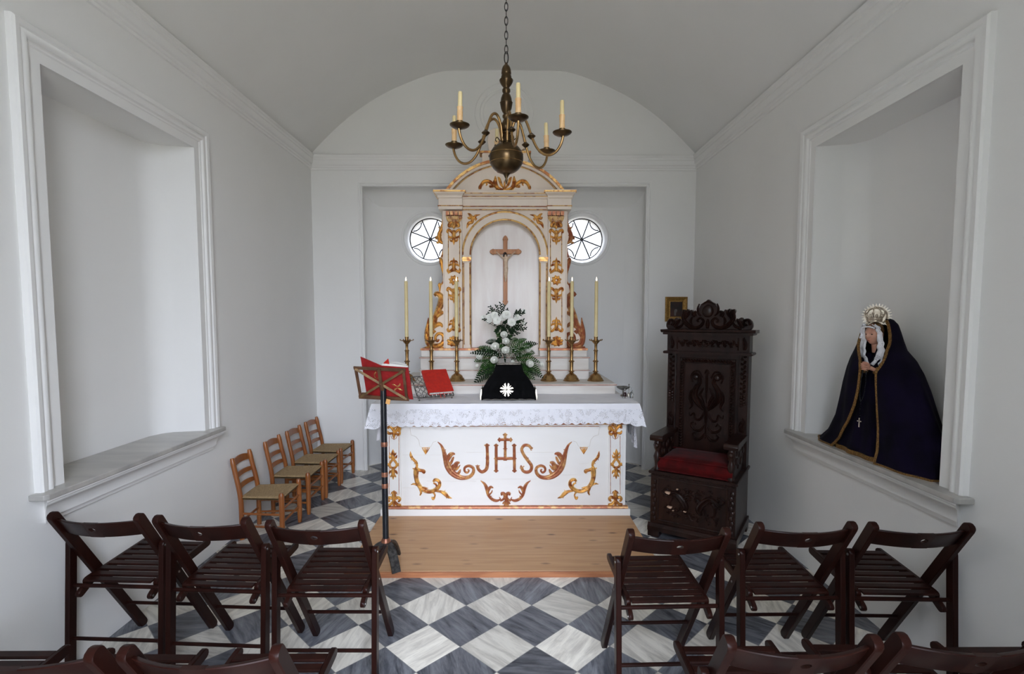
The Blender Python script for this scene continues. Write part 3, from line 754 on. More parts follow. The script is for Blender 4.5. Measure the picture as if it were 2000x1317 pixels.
S = [[(385+1580, 440, 30), (345+1580, 400, 32), (290+1580, 398, 34), (257+1580, 450, 34), (285+1580, 520, 34), (335+1580, 590, 36), (383+1580, 660, 36), (370+1580, 722, 36), (320+1580, 742, 36), (272+1580, 722, 32), (255+1580, 675, 34)], [(385+1580, 440, 26), (402+1580, 425, 5)], [(370+1580, 450, 18), (388+1580, 462, 5)], [(248+1580, 675, 26), (250+1580, 650, 6)], [(240+1580, 690, 18), (232+1580, 684, 5)], [(270+1580, 672, 16), (292+1580, 664, 5)], [(310+1580, 590, 10), (345+1580, 555, 10)]]
m = MB(); relief_px(m, J, AY-0.001, 740, 810, S6, k=0.4); build('letter_j', m, goldred, al)
m = MB(); relief_px(m, Hh, AY-0.001, 740, 810, S6, k=0.4); build('letter_h', m, goldred, al)
m = MB(); relief_px(m, S, AY-0.001, 740, 810, S6, k=0.4); build('letter_s', m, goldred, al)
build('table_top', MB().box(-1.0, 0.955, 3.865, 4.60, 0.872, 0.905), whitepaint, al, smooth=0, bevel=0.003)

# ------------------------------------------------------------ altar cloth
cl = thing('altar_cloth', 'white linen cloth with deep scalloped lace border spread over the altar', 'altar cloth', (-0.033, 4.1, 0.906))
TX0, TX1, TY0, TY1, TZ = -1.022, 0.977, 3.845, 4.335, 0.912
def topf(u, v):
    x = TX0+(TX1-TX0)*u; y = TY0+(TY1-TY0)*v
    return (x, y, TZ+0.0012*sin(x*23+y*9)+0.001*sin(y*60+x*5)+0.0015)
build('linen_top', MB().grid(topf, 60, 12), clothw, cl, smooth=60)
# skirt: runs down the left end, along the front and up the right end
Ls = TY1-TY0; Lf = TX1-TX0; LT = 2*Ls+Lf
def rim(s):
    if s < Ls: return Vector((TX0, TY1-s, 0)), Vector((-1, 0, 0))
    if s < Ls+Lf: return Vector((TX0+(s-Ls), TY0, 0)), Vector((0, -1, 0))
    return Vector((TX1, TY0+(s-Ls-Lf), 0)), Vector((1, 0, 0))
def outv(s):
    _, n = rim(s)
    for c, a, b in ((Ls, Vector((-1, 0, 0)), Vector((0, -1, 0))), (Ls+Lf, Vector((0, -1, 0)), Vector((1, 0, 0)))):
        d = (s-c)/0.06
        if abs(d) < 1:
            t = (d+1)/2; n = (a*(1-t)+b*t)
    return n
def skirt(u, v, d0, d1, wave=0.004):
    s = u*LT; p, _ = rim(s); n = outv(s)
    corner = max(0, 1-min(abs(s-Ls), abs(s-Ls-Lf))/0.09)
    side = 1 if (s < Ls or s > Ls+Lf) else 0
    dep = d1
    if d1 > 0.1:
        sc_ = abs(sin(s*pi/0.062)); dep = d1 - 0.010 + 0.012*sc_ + (0.012*sin(s*2.1))
        dep += 0.02*corner + (0.0 if s > Ls+Lf*0.5 else -0.004)
    d = d0+(dep-d0)*v
    out = 0.002+0.010*min(1, d/0.05)+wave*sin(s*38)*min(1, d/0.1) + corner*0.28*d + side*0.16*d
    return p + n*out + Vector((0, 0, TZ-d+0.001))
build('linen_drop', MB().grid(lambda u, v: skirt(u, v, 0.0, 0.042), 420, 4), clothw, cl, smooth=60)
lc = build('lace_border', MB().grid(lambda u, v: skirt(u, v, 0.040, 0.165), 560, 10), lace, cl, smooth=60)
# long ends of the under-cloth hanging at either end of the altar
for q, xs, dl, yb in ((0, -0.982, 0.30, 3.93), (1, 0.955, 0.36, 3.92)):
    sgn = -1 if q == 0 else 1
    def hang(u, v, sgn=sgn, xs=xs, dl=dl, yb=yb):
        y = yb+0.40*u
        d = dl*(1-0.25*u)*v
        w = 1-0.45*v*(1-u*0.3)
        return (xs+sgn*(0.012+0.02*v+0.012*sin(u*26+v*2)*v), yb+0.02+0.42*u*w+0.03*v, 0.90-d)
    build('linen_end', MB().grid(hang, 40, 14), clothw if q == 0 else lace, cl, smooth=60)

# ------------------------------------------------------------ altarpiece on its steps
rt = thing('altarpiece', 'cream and gilt wooden altarpiece with round-topped niche and curved pediment behind the altar', 'altarpiece', (-0.034, 4.9, 0))
cx0 = -0.036
def step(nm, x0, x1, y0, y1, z0, z1, e=0.008):
    s = build(nm, MB().box(x0, x1, y0, y1, z0, z1), steppaint, rt, smooth=0, bevel=0.002)
    build('red_nosing', MB().box(x0-0.012, x1+0.012, y0-0.012, y1, z1, z1+e, b=0.002), rededge, s, smooth=0)
    build('tread', MB().box(x0-0.008, x1+0.008, y0-0.008, y1, z1+e, z1+e+0.004), steppaint, s, smooth=0)
step('lower_step', cx0-0.935, cx0+0.935, 4.345, 5.30, 0.905, 0.985)
step('middle_step', cx0-0.765, cx0+0.765, 4.70, 5.28, 0.997, 1.075, 0.005)
step('upper_step', cx0-0.765, cx0+0.765, 4.715, 5.26, 1.084, 1.186)
RY = 4.82
def X(px, Y=RY): return at(px, 500, Y).x
def Z(py, Y=RY): return at(986, py, Y).z
for a, b in ((822, 948), (1054, 1147)):
    build('plinth_block', MB().box(X(a), X(b), RY-0.05, RY+0.3, 1.198, Z(684)), steppaint, rt, smooth=0, bevel=0.004)
    build('plinth_moulding', MB().box(X(a)-0.006, X(b)+0.006, RY-0.058, RY+0.3, Z(684), Z(680), b=0.004), goldred, rt, smooth=0)
# board with the arched opening
cxp = 986.5; Rin = X(cxp+67)-X(cxp); Rout = X(cxp+82.5)-X(cxp); cX = X(cxp); zs = Z(498.5); zb = Z(680); ztop = Z(406)
m = MB()
m.box(X(865), cX-Rin, RY, RY+0.22, zb, zs); m.box(cX+Rin, X(1108), RY, RY+0.22, zb, zs)
m.box(X(865), cX-Rin, RY, RY+0.22, zs, ztop); m.box(cX+Rin, X(1108), RY, RY+0.22, zs, ztop)
N = 28
for k in range(N):
    a0, a1 = pi*k/N, pi*(k+1)/N
    m.prism([(cX+Rin*cos(a0), zs+Rin*sin(a0)), (cX+Rin*cos(a0), ztop), (cX+Rin*cos(a1), ztop), (cX+Rin*cos(a1), zs+Rin*sin(a1))], RY, RY+0.22, 'y')
build('backboard', m, cream, rt, smooth=40)
build('niche_panel', MB().box(cX-Rin-0.02, cX+Rin+0.02, RY+0.11, RY+0.2, 1.19, ztop-0.02), niche_cream, rt, smooth=0)
# raised arch band with gilt beads
m = MB()
for k in range(N):
    a0, a1 = pi*k/N, pi*(k+1)/N
    m.prism([(cX+Rin*cos(a0), zs+Rin*sin(a0)), (cX+Rout*cos(a0), zs+Rout*sin(a0)), (cX+Rout*cos(a1), zs+Rout*sin(a1)), (cX+Rin*cos(a1), zs+Rin*sin(a1))], RY-0.02, RY+0.01, 'y')
for s in (-1, 1):
    m.box(min(cX+s*Rin, cX+s*Rout), max(cX+s*Rin, cX+s*Rout), RY-0.02, RY+0.01, zb, zs)
build('arch_band', m, cream, rt, smooth=40)
m = MB()
m.tube([(cX+(Rout)*cos(pi*k/40), RY-0.02, zs+Rout*sin(pi*k/40)) for k in range(41)], 0.0085, 8)
m.tube([(cX+(Rin+0.004)*cos(pi*k/40), RY-0.018, zs+(Rin+0.004)*sin(pi*k/40)) for k in range(41)], 0.008, 8)
build('gilt_arch', m, gold, rt)
for s in (-1, 1):
    xa, xb = sorted((cX+s*(Rin-0.006), cX+s*(Rout+0.006)))
    m = MB().box(xa, xb, RY-0.038, RY+0.01, Z(508), Z(503), b=0.003); m.box(xa+0.004, xb-0.004, RY-0.03, RY+0.01, Z(511), Z(508))
    build('impost', m, gold, rt, smooth=0)
    m = MB(); a, b = cX+s*(Rin+0.008), cX+s*(Rout-0.010)
    m.tube([(a, RY-0.021, Z(514)), (b, RY-0.021, Z(514)), (b, RY-0.021, Z(673)), (a, RY-0.021, Z(673))], 0.0045, 6, closed=True)
    m.tube([(cX+s*(Rin+0.002), RY-0.02, Z(512)), (cX+s*(Rin+0.002), RY-0.02, Z(679))], 0.004, 6)
    m.tube([(cX+s*(Rout), RY-0.02, Z(512)), (cX+s*(Rout), RY-0.02, Z(679))], 0.004, 6)
    build('gilt_border', m, gold, rt)
# pilasters
K1 = 0.3037
for q in (0, 1):
    cxm = 986.5 if q else None
    m = MB()
    xa, xb = X(868.5), X(903)
    if q: xa, xb = 2*cX-xb, 2*cX-xa
    m.box(xa, xb, RY-0.035, RY+0.01, zb, Z(424))
    pil = build('pilaster', m, cream, rt, smooth=0, bevel=0.003)
    g = MB()
    def F(u, w, h=0.0):
        p = at(780+u*K1, 300+w*K1, RY-0.036-h)
        if q: p.x = 2*cX-p.x
        return p
    for t0, t1 in ((490, 770), (862, 1140)):
        pts = [F(315, t0-4)] + [F(315+73*i/6, t0-4+18*sin(pi*i/6)) for i in range(1, 6)] + [F(388, t0-4), F(388, t1+4)] + [F(388-73*i/6, t1+4-18*sin(pi*i/6)) for i in range(1, 6)] + [F(315, t1+4)]
        g.tube(pts, 0.0045, 6, closed=True)
    build('gilt_border', g, gold, pil)
    c = MB()
    for S in (palmette(350, 528, 22, 1), palmette(350, 726, 21, -1), palmette(350, 903, 22, 1), palmette(350, 1108, 21, -1)):
        c = MB(); relief_px(c, S, RY-0.036, 780, 300, K1, cxm, k=0.6, fat=0.98); build('leaf_carving', c, gold, pil)
    S = []
    for k in range(8):
        a = k*pi/4+0.2; S.append([(350+6*cos(a), 815+6*sin(a), 10), (350+20*cos(a), 815+20*sin(a), 18), (350+34*cos(a), 815+34*sin(a), 4)])
    c = MB(); relief_px(c, S, RY-0.036, 780, 300, K1, cxm, k=0.5); build('rosette', c, gold, pil); S = []; c = MB()
    for k in range(7):
        a = -pi/2+(k-3)*0.55; S.append([(347, 1232, 10), (347+26*cos(a), 1222+26*sin(a), 16), (347+(44 if k % 2 else 38)*cos(a), 1220+46*sin(a), 14)])
    S.append([(330, 1238, 10), (347, 1230, 14), (365, 1238, 10)])
    relief_px(c, S, RY-0.036, 780, 300, K1, cxm, k=0.5)
    build('shell_carving', c, gold, pil)
    c = MB()
    # capital: dentil row, fluted basket, hanging leaf
    for k in range(4):
        p, r_ = F(300+k*27, 372, 0.012), F(322+k*27, 398, 0.012)
        c.box(min(p.x, r_.x), max(p.x, r_.x), RY-0.062, RY, min(p.z, r_.z), max(p.z, r_.z), b=0.003)
    build('dentil_row', c, goldred, pil, smooth=0)
    c = MB()
    P = [(300, 404), (400, 404), (398, 418), (388, 430), (378, 446), (322, 446), (312, 430), (302, 418)]
    pts = [F(*p) for p in P]
    c.prism([(p.x, p.z) for p in pts], RY-0.058, RY, 'y')
    build('capital', c, cream, pil, smooth=0, bevel=0.004)
    c = MB()
    S = [[(350, 440, 20), (350, 460, 26), (350, 484, 5)], [(340, 440, 16), (325, 450, 20), (318, 466, 14), (330, 470, 8)], [(360, 440, 16), (375, 450, 20), (382, 466, 14), (370, 470, 8)], [(344, 455, 12), (332, 474, 8)], [(356, 455, 12), (368, 474, 8)]]
    relief_px(c, S, RY-0.058, 780, 300, K1, cxm); c.tube([F(298, 404, 0.022), F(402, 404, 0.022)], 0.004, 6)
    S2 = [[(305+12*k, 408, 10), (310+10.4*k, 425, 8), (318+8.2*k, 440, 6)] for k in range(9)]
    relief_px(c, S2, RY-0.058, 780, 300, K1, cxm, hmax=0.003)
    build('leaf_carving', c, gold, pil)
    # spandrel sprays
    c = MB()
    S = [[(440, 385, 6), (455, 395, 16), (460, 410, 20), (448, 418, 12), (440, 408, 8)], [(455, 400, 14), (480, 415, 20), (490, 400, 14), (520, 393, 4)], [(475, 415, 16), (465, 440, 20), (445, 450, 18), (433, 482, 4)], [(480, 415, 12), (495, 420, 10), (488, 432, 6)], [(460, 440, 10), (475, 448, 10)]]
    relief_px(c, S, RY, 780, 300, K1, cxm); build('spandrel_carving', c, gold, rt)
    # shaped side wings with gilt scrollwork
    K2 = 110/537; m = MB()
    def G(u, w):
        p = at(820+u*K2, 470+w*K2, RY+0.03)
        if q: p.x = 2*cX-p.x
        return (p.x, p.z)
    P = [(240, -330), (222, -300), (222, -200), (180, -110), (170, -60), (185, 10), (222, 40), (205, 130), (190, 165), (205, 220), (222, 320), (215, 390), (178, 420), (190, 470), (150, 500), (135, 530), (200, 560), (160, 640), (132, 720), (90, 800), (66, 850), (58, 940), (80, 1020), (240, 1024)]
    m.prism([G(*p) for p in P], RY+0.03, RY+0.13, 'y')
    build('side_wing', m, cream, rt, smooth=0)
    c = MB()
    S = [[(188, 500, 8), (190, 455, 18), (186, 420, 30), (176, 412, 16)], [(200, 425, 12), (226, 385, 16), (224, 320, 16), (216, 270, 24), (206, 205, 36), (192, 165, 22)],
         [(138, 525, 26), (165, 505, 38), (203, 540, 50), (200, 600, 54), (178, 660, 50), (152, 720, 44), (136, 780, 44), (115, 830, 48), (88, 885, 44), (72, 930, 30)],
         [(140, 750, 20), (170, 712, 40), (205, 690, 38), (232, 690, 16)], [(135, 830, 22), (170, 800, 40), (200, 802, 32), (216, 828, 10)], [(180, 640, 14), (215, 560, 24), (236, 524, 6)],
         [(82, 735, 6), (76, 800, 24), (70, 860, 38), (70, 930, 44), (90, 988, 48), (150, 1008, 44), (208, 988, 38), (230, 940, 32), (212, 893, 28), (170, 892, 26), (148, 930, 22), (166, 962, 18), (184, 942, 14)],
         [(150, 860, 20), (120, 885, 22)], [(50, 1018, 14), (140, 1020, 14), (235, 1018, 12)],
         [(222, -270, 12), (218, -180, 16), (206, -110, 26), (185, -60, 34), (190, 0, 36), (222, 30, 16)], [(205, -60, 20), (165, -30, 26), (150, -10, 8)], [(200, -110, 18), (178, -130, 12)], [(200, 0, 18), (170, 20, 20), (158, 10, 8)], [(224, 40, 12), (220, 110, 14), (210, 160, 16)]]
    relief_px(c, S, RY+0.03, 820, 470, K2, cxm, k=0.5, hmax=0.022)
    build('scroll_carving', c, goldred if q else gold, rt)
# entablature
def band(y0, y1, xa, xb, d, mt_, nm, b=0.0):
    build(nm, MB().box(X(xa), X(xb), RY-d, RY+0.22, Z(y1), Z(y0), b=b), mt_, rt, smooth=0)
band(403, 412, 905, 1069, 0.018, cream, 'architrave')
band(388, 403.5, 860, 1113, 0.03, cream, 'frieze')
for y, d in ((404.5, 0.028), (410.5, 0.022)):
    build('gilt_fillet', MB().tube([(X(905), RY-d, Z(y)), (X(1069), RY-d, Z(y))], 0.0045, 6), goldred if y < 408 else gold, rt)
for q in (0, 1):
    xa, xb = X(859), X(905)
    if q: xa, xb = 2*cX-xb, 2*cX-xa
    build('frieze_block', MB().box(xa, xb, RY-0.065, RY+0.22, Z(412), Z(389)), cream, rt, smooth=0, bevel=0.003)
    m = MB(); m.tube([(xa-0.004, RY+0.15, Z(405)), (xa-0.004, RY-0.068, Z(405)), (xb+0.004, RY-0.068, Z(405)), (xb+0.004, RY, Z(405))], 0.0045, 6)
    build('gilt_fillet', m, gold, rt)
def crown(mb, xa, xb, y0):   # projecting cornice profile
    pr = [(0, Z(391)), (0.010, Z(389.5)), (0.014, Z(386)), (0.022, Z(384)), (0.034, Z(382)), (0.038, Z(379)), (0.045, Z(377)), (0.045, Z(375.5)), (0, Z(375.5))]
    vs = []
    for x, s in ((xa, -1), (xb, 1)):
        for o, z in pr: vs.append((x+s*o, y0-o, z))
    n = len(pr)
    back = [(x+s*o, RY+0.22, z) for x, s in ((xa, -1), (xb, 1)) for o, z in pr]
    mb.add(vs+back, [(j, (j+1) % n, n+(j+1) % n, n+j) for j in range(n)] + [(j, (j+1) % n, 2*n+(j+1) % n, 2*n+j) for j in range(n)] + [(n+j, n+(j+1) % n, 3*n+(j+1) % n, 3*n+j) for j in range(n)] + [tuple(range(2*n, 3*n)), tuple(range(3*n, 4*n))])
m = MB(); crown(m, X(903), X(1070), RY-0.03); build('cornice', m, cream, rt, smooth=20)
build('gilt_fillet', MB().tube([(X(903), RY-0.062, Z(380.5)), (X(1070), RY-0.062, Z(380.5))], 0.006, 6), gold, rt)
build('gilt_fillet', MB().tube([(X(903), RY-0.052, Z(386.5)), (X(1070), RY-0.052, Z(386.5))], 0.003, 6), gold, rt)
for q in (0, 1):
    xa, xb = X(860), X(902)
    if q: xa, xb = 2*cX-xb, 2*cX-xa
    m = MB(); crown(m, xa, xb, RY-0.065); cb_ = build('cornice_block', m, cream, rt, smooth=20)
    m = MB(); o = 0.042; m.tube([(xa-o, RY+0.2, Z(378.5)), (xa-o, RY-0.065-o, Z(378.5)), (xb+o, RY-0.065-o, Z(378.5)), (xb+o, RY-0.07, Z(378.5))], 1, sq=(0.012, 0.014), up=(0, 0, 1))
    build('gilt_fillet', m, gold, cb_)
# curved pediment
hw = X(1102)-cX; rise = Z(313)-Z(375.5); RP = (hw*hw+rise*rise)/(2*rise); zc_ = Z(313)-RP; ah = math.asin(hw/RP)
def parc(r, a): return (cX+r*sin(a), zc_+r*cos(a))
N = 32
field = [parc(RP-0.02, -ah*0.97+2*ah*0.97*k/N) for k in range(N+1)]
field = [(x, max(z, Z(376))) for x, z in field]
build('pediment_field', MB().prism(field, RY, RY+0.18, 'y'), cream, rt, smooth=0)
def arcband(r0, r1, d, mt_, nm, sc=1.0):
    m = MB()
    for k in range(N):
        a0 = -ah*sc+2*ah*sc*k/N; a1 = -ah*sc+2*ah*sc*(k+1)/N
        q = [parc(r0, a0), parc(r1, a0), parc(r1, a1), parc(r0, a1)]
        m.prism([(x, max(z, Z(376))) for x, z in q], RY-d, RY+0.2, 'y')
    build(nm, m, mt_, rt, smooth=40)
arcband(RP-0.022, RP, 0.055, gold, 'gilt_pediment_arch')
arcband(RP-0.042, RP-0.022, 0.035, cream, 'pediment_band')
m = MB(); m.tube([(parc(RP-0.046, -ah*0.98+2*ah*0.98*k/40)[0], RY-0.012, max(Z(376), parc(RP-0.046, -ah+2*ah*k/40)[1])) for k in range(41)], 0.0045, 6)
build('gilt_fillet', m, gold, rt)
K3 = 0.15
SP = [[(970, 480, 30), (930, 470, 26), (880, 450, 34), (850, 400, 40), (850, 340, 30), (850, 292, 6)], [(960, 450, 16), (925, 400, 24), (900, 330, 26), (880, 305, 6)], [(850, 430, 24), (800, 385, 34), (750, 360, 36), (700, 370, 34), (665, 410, 28), (650, 440, 30), (648, 465, 22)],
      [(790, 380, 16), (780, 345, 5)], [(830, 430, 16), (785, 430, 24), (778, 410, 10)], [(720, 370, 14), (740, 400, 16), (725, 420, 6)], [(880, 460, 16), (865, 480, 18), (862, 500, 6)], [(830, 370, 14), (822, 350, 5)], [(660, 455, 10), (636, 464, 6)]]
for q in (None, 985.8):
    m = MB(); relief_px(m, SP, RY, 840, 300, K3, q, k=0.5, hmax=0.02, fat=1.5); build('pediment_carving', m, gold, rt)
m = MB(); relief_px(m, [[(968, 440, 20), (970, 480, 40), (970, 500, 10)], [(970, 450, 10), (970, 400, 22), (968, 350, 6)]], RY, 840, 300, K3); build('pediment_carving', m, gold, rt)
# small shaped block and flared leaf finial on top of the pediment
zt = Z(314)
build('finial_block', MB().box(X(942), X(1031), RY+0.02, RY+0.14, zt-0.05, zt+0.075, b=0.01), cream, rt, smooth=0)
build('finial_moulding', MB().box(X(936), X(1037), RY+0.01, RY+0.15, zt+0.075, zt+0.092, b=0.005), gold, rt, smooth=0)
m = MB(); P = [(955, 292), (952, 270), (955, 252), (967, 246), (985, 252), (1005, 246), (1016, 252), (1022, 272), (1030, 268), (1026, 286), (1016, 292)]
m.prism([(X(a), Z(b)) for a, b in P], RY+0.04, RY+0.11, 'y')
build('finial', m, cream, rt, smooth=0, bevel=0.006)
# ------------------------------------------------------------ crucifix on the niche panel
cf = thing('crucifix', 'brown wooden crucifix with a pale carved figure hung in the arched niche', 'crucifix', (at(987, 590, RY).x, RY+0.1, at(987, 595, RY).z))
CY_ = RY+0.06
def cp(px, py, h=0): 
    p = at(px, py, CY_); return Vector((p.x, CY_-h, p.z))
m = MB()
a, b = cp(982.8, 464), cp(991.2, 592); m.box(a.x, b.x, CY_, CY_+0.048, b.z, a.z)
a, b = cp(962, 487), cp(1013, 496); m.box(a.x, b.x, CY_-0.001, CY_+0.047, b.z, a.z)
for (x, y, dx, dy) in ((987, 466, 0, -1), (987, 590, 0, 1), (962, 491.5, -1, 0), (1013, 491.5, 1, 0)):
    P = [(-5.6, 1.5), (-4.2, -1.5), (-2.8, -4.2), (0, -6), (2.8, -4.2), (4.2, -1.5), (5.6, 1.5), (3.8, 3), (-3.8, 3)]
    pts = []
    for u, w in P:
        if dx == 0: X_, Y_ = x+u, y+w*(-dy)
        else: X_, Y_ = x+w*(-dx), y+u
        q = cp(X_, Y_); pts.append((q.x, q.z))
    m.prism(pts, CY_-0.003, CY_+0.045, 'y')
build('cross', m, crosswood, cf, smooth=0, bevel=0.002)
def skin_body(name, joints, edges, mt_, parent, sub=1):
    """joints: [(Vector, radius)], one connected skinned figure"""
    me = bpy.data.meshes.new(name)
    inv = WM[parent.name].inverted()
    me.from_pydata([tuple(inv @ Vector(j[0])) for j in joints], edges, [])
    o = bpy.data.objects.new(name, me); COL.objects.link(o); o.parent = parent; WM[o.name] = WM[parent.name]
    me.materials.append(mt_)
    o.modifiers.new('skin', 'SKIN')
    for i, j in enumerate(joints):
        d = me.skin_vertices[0].data[i]; r = j[1]
        d.radius = (r, r*0.85) if not isinstance(r, tuple) else r
    me.skin_vertices[0].data[0].use_root = True
    for d in me.skin_vertices[0].data[1:]: d.use_root = False
    s = o.modifiers.new('sub', 'SUBSURF'); s.levels = sub; s.render_levels = sub+1
    return o
k_ = 4.8/FPX; FAT = 1.3
J = [(cp(988, 524, 0.020), 0.017), (cp(988, 515, 0.024), 0.014), (cp(988, 507, 0.026), 0.019), (cp(988, 504, 0.024), 0.012),
     (cp(983.5, 504.5, 0.02), 0.008), (cp(978, 499.5, 0.012), 0.006), (cp(971, 494, 0.008), 0.0045), (cp(968.5, 492, 0.006), 0.005),
     (cp(992.5, 504.5, 0.02), 0.008), (cp(998, 499.5, 0.012), 0.006), (cp(1004, 494, 0.008), 0.0045), (cp(1007, 492, 0.006), 0.005),
     (cp(987.5, 501, 0.03), 0.007), (cp(986.5, 498, 0.034), 0.013),
     (cp(986.8, 530, 0.022), 0.012), (cp(986.5, 538, 0.034), 0.009), (cp(987, 546, 0.02), 0.006), (cp(987, 551, 0.016), 0.006),
     (cp(989.6, 530, 0.022), 0.012), (cp(989.2, 538, 0.03), 0.009), (cp(988.2, 546, 0.014), 0.006), (cp(987.6, 550, 0.012), 0.006)]
Eg = [(0, 1), (1, 2), (2, 3), (3, 4), (4, 5), (5, 6), (6, 7), (3, 8), (8, 9), (9, 10), (10, 11), (3, 12), (12, 13), (0, 14), (14, 15), (15, 16), (16, 17), (0, 18), (18, 19), (19, 20), (20, 21)]
J = [(p, r*FAT) for p, r in J]
skin_body('figure', J, Eg, bodyskin, cf)
m = MB(); c = cp(986.3, 497.5, 0.032); m.ball((c.x, c.y+0.004, c.z+0.003), 0.0165, 0.015, 0.017, 10, 7); m.ball((c.x-0.010, c.y, c.z-0.012), 0.008, 0.009, 0.016, 8, 6); m.ball((c.x+0.016, c.y, c.z-0.010), 0.006, 0.008, 0.014, 8, 6)
build('hair', m, darkhair, cf)
m = MB(); c = cp(988, 524, 0.02); m.ball((c.x, c.y+0.004, c.z), 0.0205, 0.018, 0.022, 12, 8); m.ball((c.x+0.014, c.y-0.002, c.z-0.006), 0.007, 0.009, 0.016)
build('loincloth', m, mat('pale_gilt_cloth', (0.66, 0.55, 0.42), (0.5, 0.38, 0.26), 0.5), cf)

# ------------------------------------------------------------ six candlesticks with candles
def make_stick(h):
    t = thing('candlestick', 'x', 'candlestick', group='brass candlesticks on the altar steps')
    k = h/0.43
    base = [(0.072, 0), (0.073, 0.008), (0.066, 0.014), (0.064, 0.022), (0.058, 0.030), (0.052, 0.036), (0.050, 0.046), (0.040, 0.058), (0.026, 0.068), (0.017, 0.076), (0.014, 0.082)]
    build('base', MB().lathe([(r, z*k) for r, z in base], 28), brass, t, local=True, smooth=45)
    st = [(0.014, 0.080), (0.026, 0.088), (0.027, 0.092), (0.016, 0.098), (0.0145, 0.105), (0.0165, 0.165), (0.0165, 0.180), (0.0255, 0.186), (0.026, 0.191), (0.0155, 0.198), (0.013, 0.21), (0.015, 0.27), (0.0155, 0.283), (0.021, 0.289), (0.021, 0.293), (0.0135, 0.298), (0.011, 0.31), (0.013, 0.352), (0.02, 0.362), (0.031, 0.374), (0.034, 0.381)]
    build('stem', MB().lathe([(r, z*k) for r, z in st], 24), brass, t, local=True, smooth=40)
    m = MB(); z0 = 0.380*k
    m.lathe([(0.030, z0), (0.054, z0+0.006), (0.056, z0+0.011), (0.050, z0+0.011), (0.030, z0+0.008), (0.0, z0+0.008)], 28)
    for q in range(6):
        a = q*pi/3+0.2; m.ball((0.056*cos(a), 0.056*sin(a), z0+0.014), 0.005, 0.005, 0.007, 8, 6)
    build('drip_pan', m, brass, t, local=True, smooth=45)
    build('socket', MB().lathe([(0.016, z0+0.006), (0.016, z0+0.034), (0.019, z0+0.036), (0.019, z0+0.040), (0.014, z0+0.040)], 20), brass, t, local=True, smooth=45)
    return t
def make_candle(h):
    t = thing('candle', 'x', 'candle', group='lit altar candles')
    build('wax_body', MB().lathe([(0.0155, 0), (0.0158, 0.01), (0.0152, h-0.004), (0.0135, h), (0.006, h-0.003), (0.0, h-0.003)], 18), wax, t, local=True, smooth=50)
    build('wick', MB().tube([(0, 0, h-0.004), (0.001, 0, h+0.006)], 0.001, 5), iron, t, local=True)
    build('flame', MB().lathe([(0.0005, h+0.003), (0.0035, h+0.007), (0.0048, h+0.013), (0.0035, h+0.022), (0.0012, h+0.033), (0.0002, h+0.038)], 12), flame_m, t, local=True)
    return t
# (base x, y), height of the stick and where it stands
SL = ['brass candlestick farthest from the throne, its foot behind the open book on the music stand', 'brass candlestick whose foot is hidden behind the closed red book', 'brass candlestick standing just left of the flowers, right of the closed red book',
      'brass candlestick standing just right of the flowers', 'middle one of the three brass candlesticks to the right of the flowers', 'brass candlestick nearest the throne, at the right end of the altar step']
CL = ['lit candle farthest from the throne, above the music stand', 'lit candle rising behind the closed red book', 'lit candle just left of the niche and the flowers', 'lit candle just right of the niche and the flowers', 'lit candle in front of the gilt wing, second from the throne', 'lit candle nearest the throne']
cpx = [795.5, 843, 892.5, 1071.5, 1116, 1163]
st0 = cn0 = None; SH = 0.395; ZS = 0.9975
for i, px in enumerate(cpx):
    Yc = 4.56
    x = at(px, 740, Yc).x
    if st0 is None: st0 = make_stick(SH); o = st0; first = True
    else: o = copy_tree(st0)
    o.location = (x, Yc, ZS); o['label'] = SL[i]; o.rotation_euler = (0, 0, i*0.4)
    if cn0 is None: cn0 = make_candle(0.515); c = cn0
    else: c = copy_tree(cn0)
    c.location = (x, Yc, ZS+SH/0.43*0.380+0.0085); c['label'] = CL[i]

# ------------------------------------------------------------ veiled box with white cross emblem
vb = thing('veiled_box', 'black velvet draped box with a silver eight-pointed cross emblem on the altar', 'veiled box', (0, 4.09, 0.915))
zb = 0.9165; yb = 3.985
def ring4(hw, y0, y1, z, rr=0.01): return [(-hw, y0, z), (hw, y0, z), (hw, y1, z), (-hw, y1, z)]
Lv = [(0.212, 0.0, 0.22, 0.0), (0.212, 0.0, 0.22, 0.02), (0.205, 0.004, 0.216, 0.075), (0.165, 0.03, 0.2, 0.145), (0.118, 0.062, 0.18, 0.205), (0.105, 0.072, 0.178, 0.255), (0.103, 0.074, 0.176, 0.27)]
m = MB(); vs = []
NB = 16
for hw_, f0, f1, z in Lv:
    for i in range(NB): vs.append((-hw_+2*hw_*i/NB, yb+f0+(0.004*sin(i*1.9) if z < 0.1 else 0), zb+z))
    vs.append((hw_, yb+f0, zb+z)); vs.append((hw_, yb+f1, zb+z)); vs.append((-hw_, yb+f1, zb+z))
K_ = NB+3
fs = [(j*K_+i, j*K_+(i+1) % K_, (j+1)*K_+(i+1) % K_, (j+1)*K_+i) for j in range(len(Lv)-1) for i in range(K_)]
fs.append(tuple((len(Lv)-1)*K_+i for i in range(K_)))
m.add(vs, fs); build('velvet_cover', m, blackvelvet, vb, smooth=0)
m = MB()
for s in (-1, 1):
    m.prism([(s*0.206, zb), (s*0.222, zb), (s*0.222, zb+0.03), (s*0.214, zb+0.085), (s*0.208, zb+0.085)], yb+0.004, yb+0.22, 'y')
m.tube([(-0.092, yb+0.07, zb+0.273), (0.092, yb+0.07, zb+0.273), (0.08, yb+0.175, zb+0.275), (-0.08, yb+0.175, zb+0.275)], 0.003, 6, closed=True); m.box(-0.05, 0.05, yb+0.09, yb+0.15, zb+0.2705, zb+0.275)
m.tube([(-0.2+0.4*i/24, yb-0.004, zb+0.004+0.004*abs(sin(i*0.8))) for i in range(25)], 0.0018, 5)
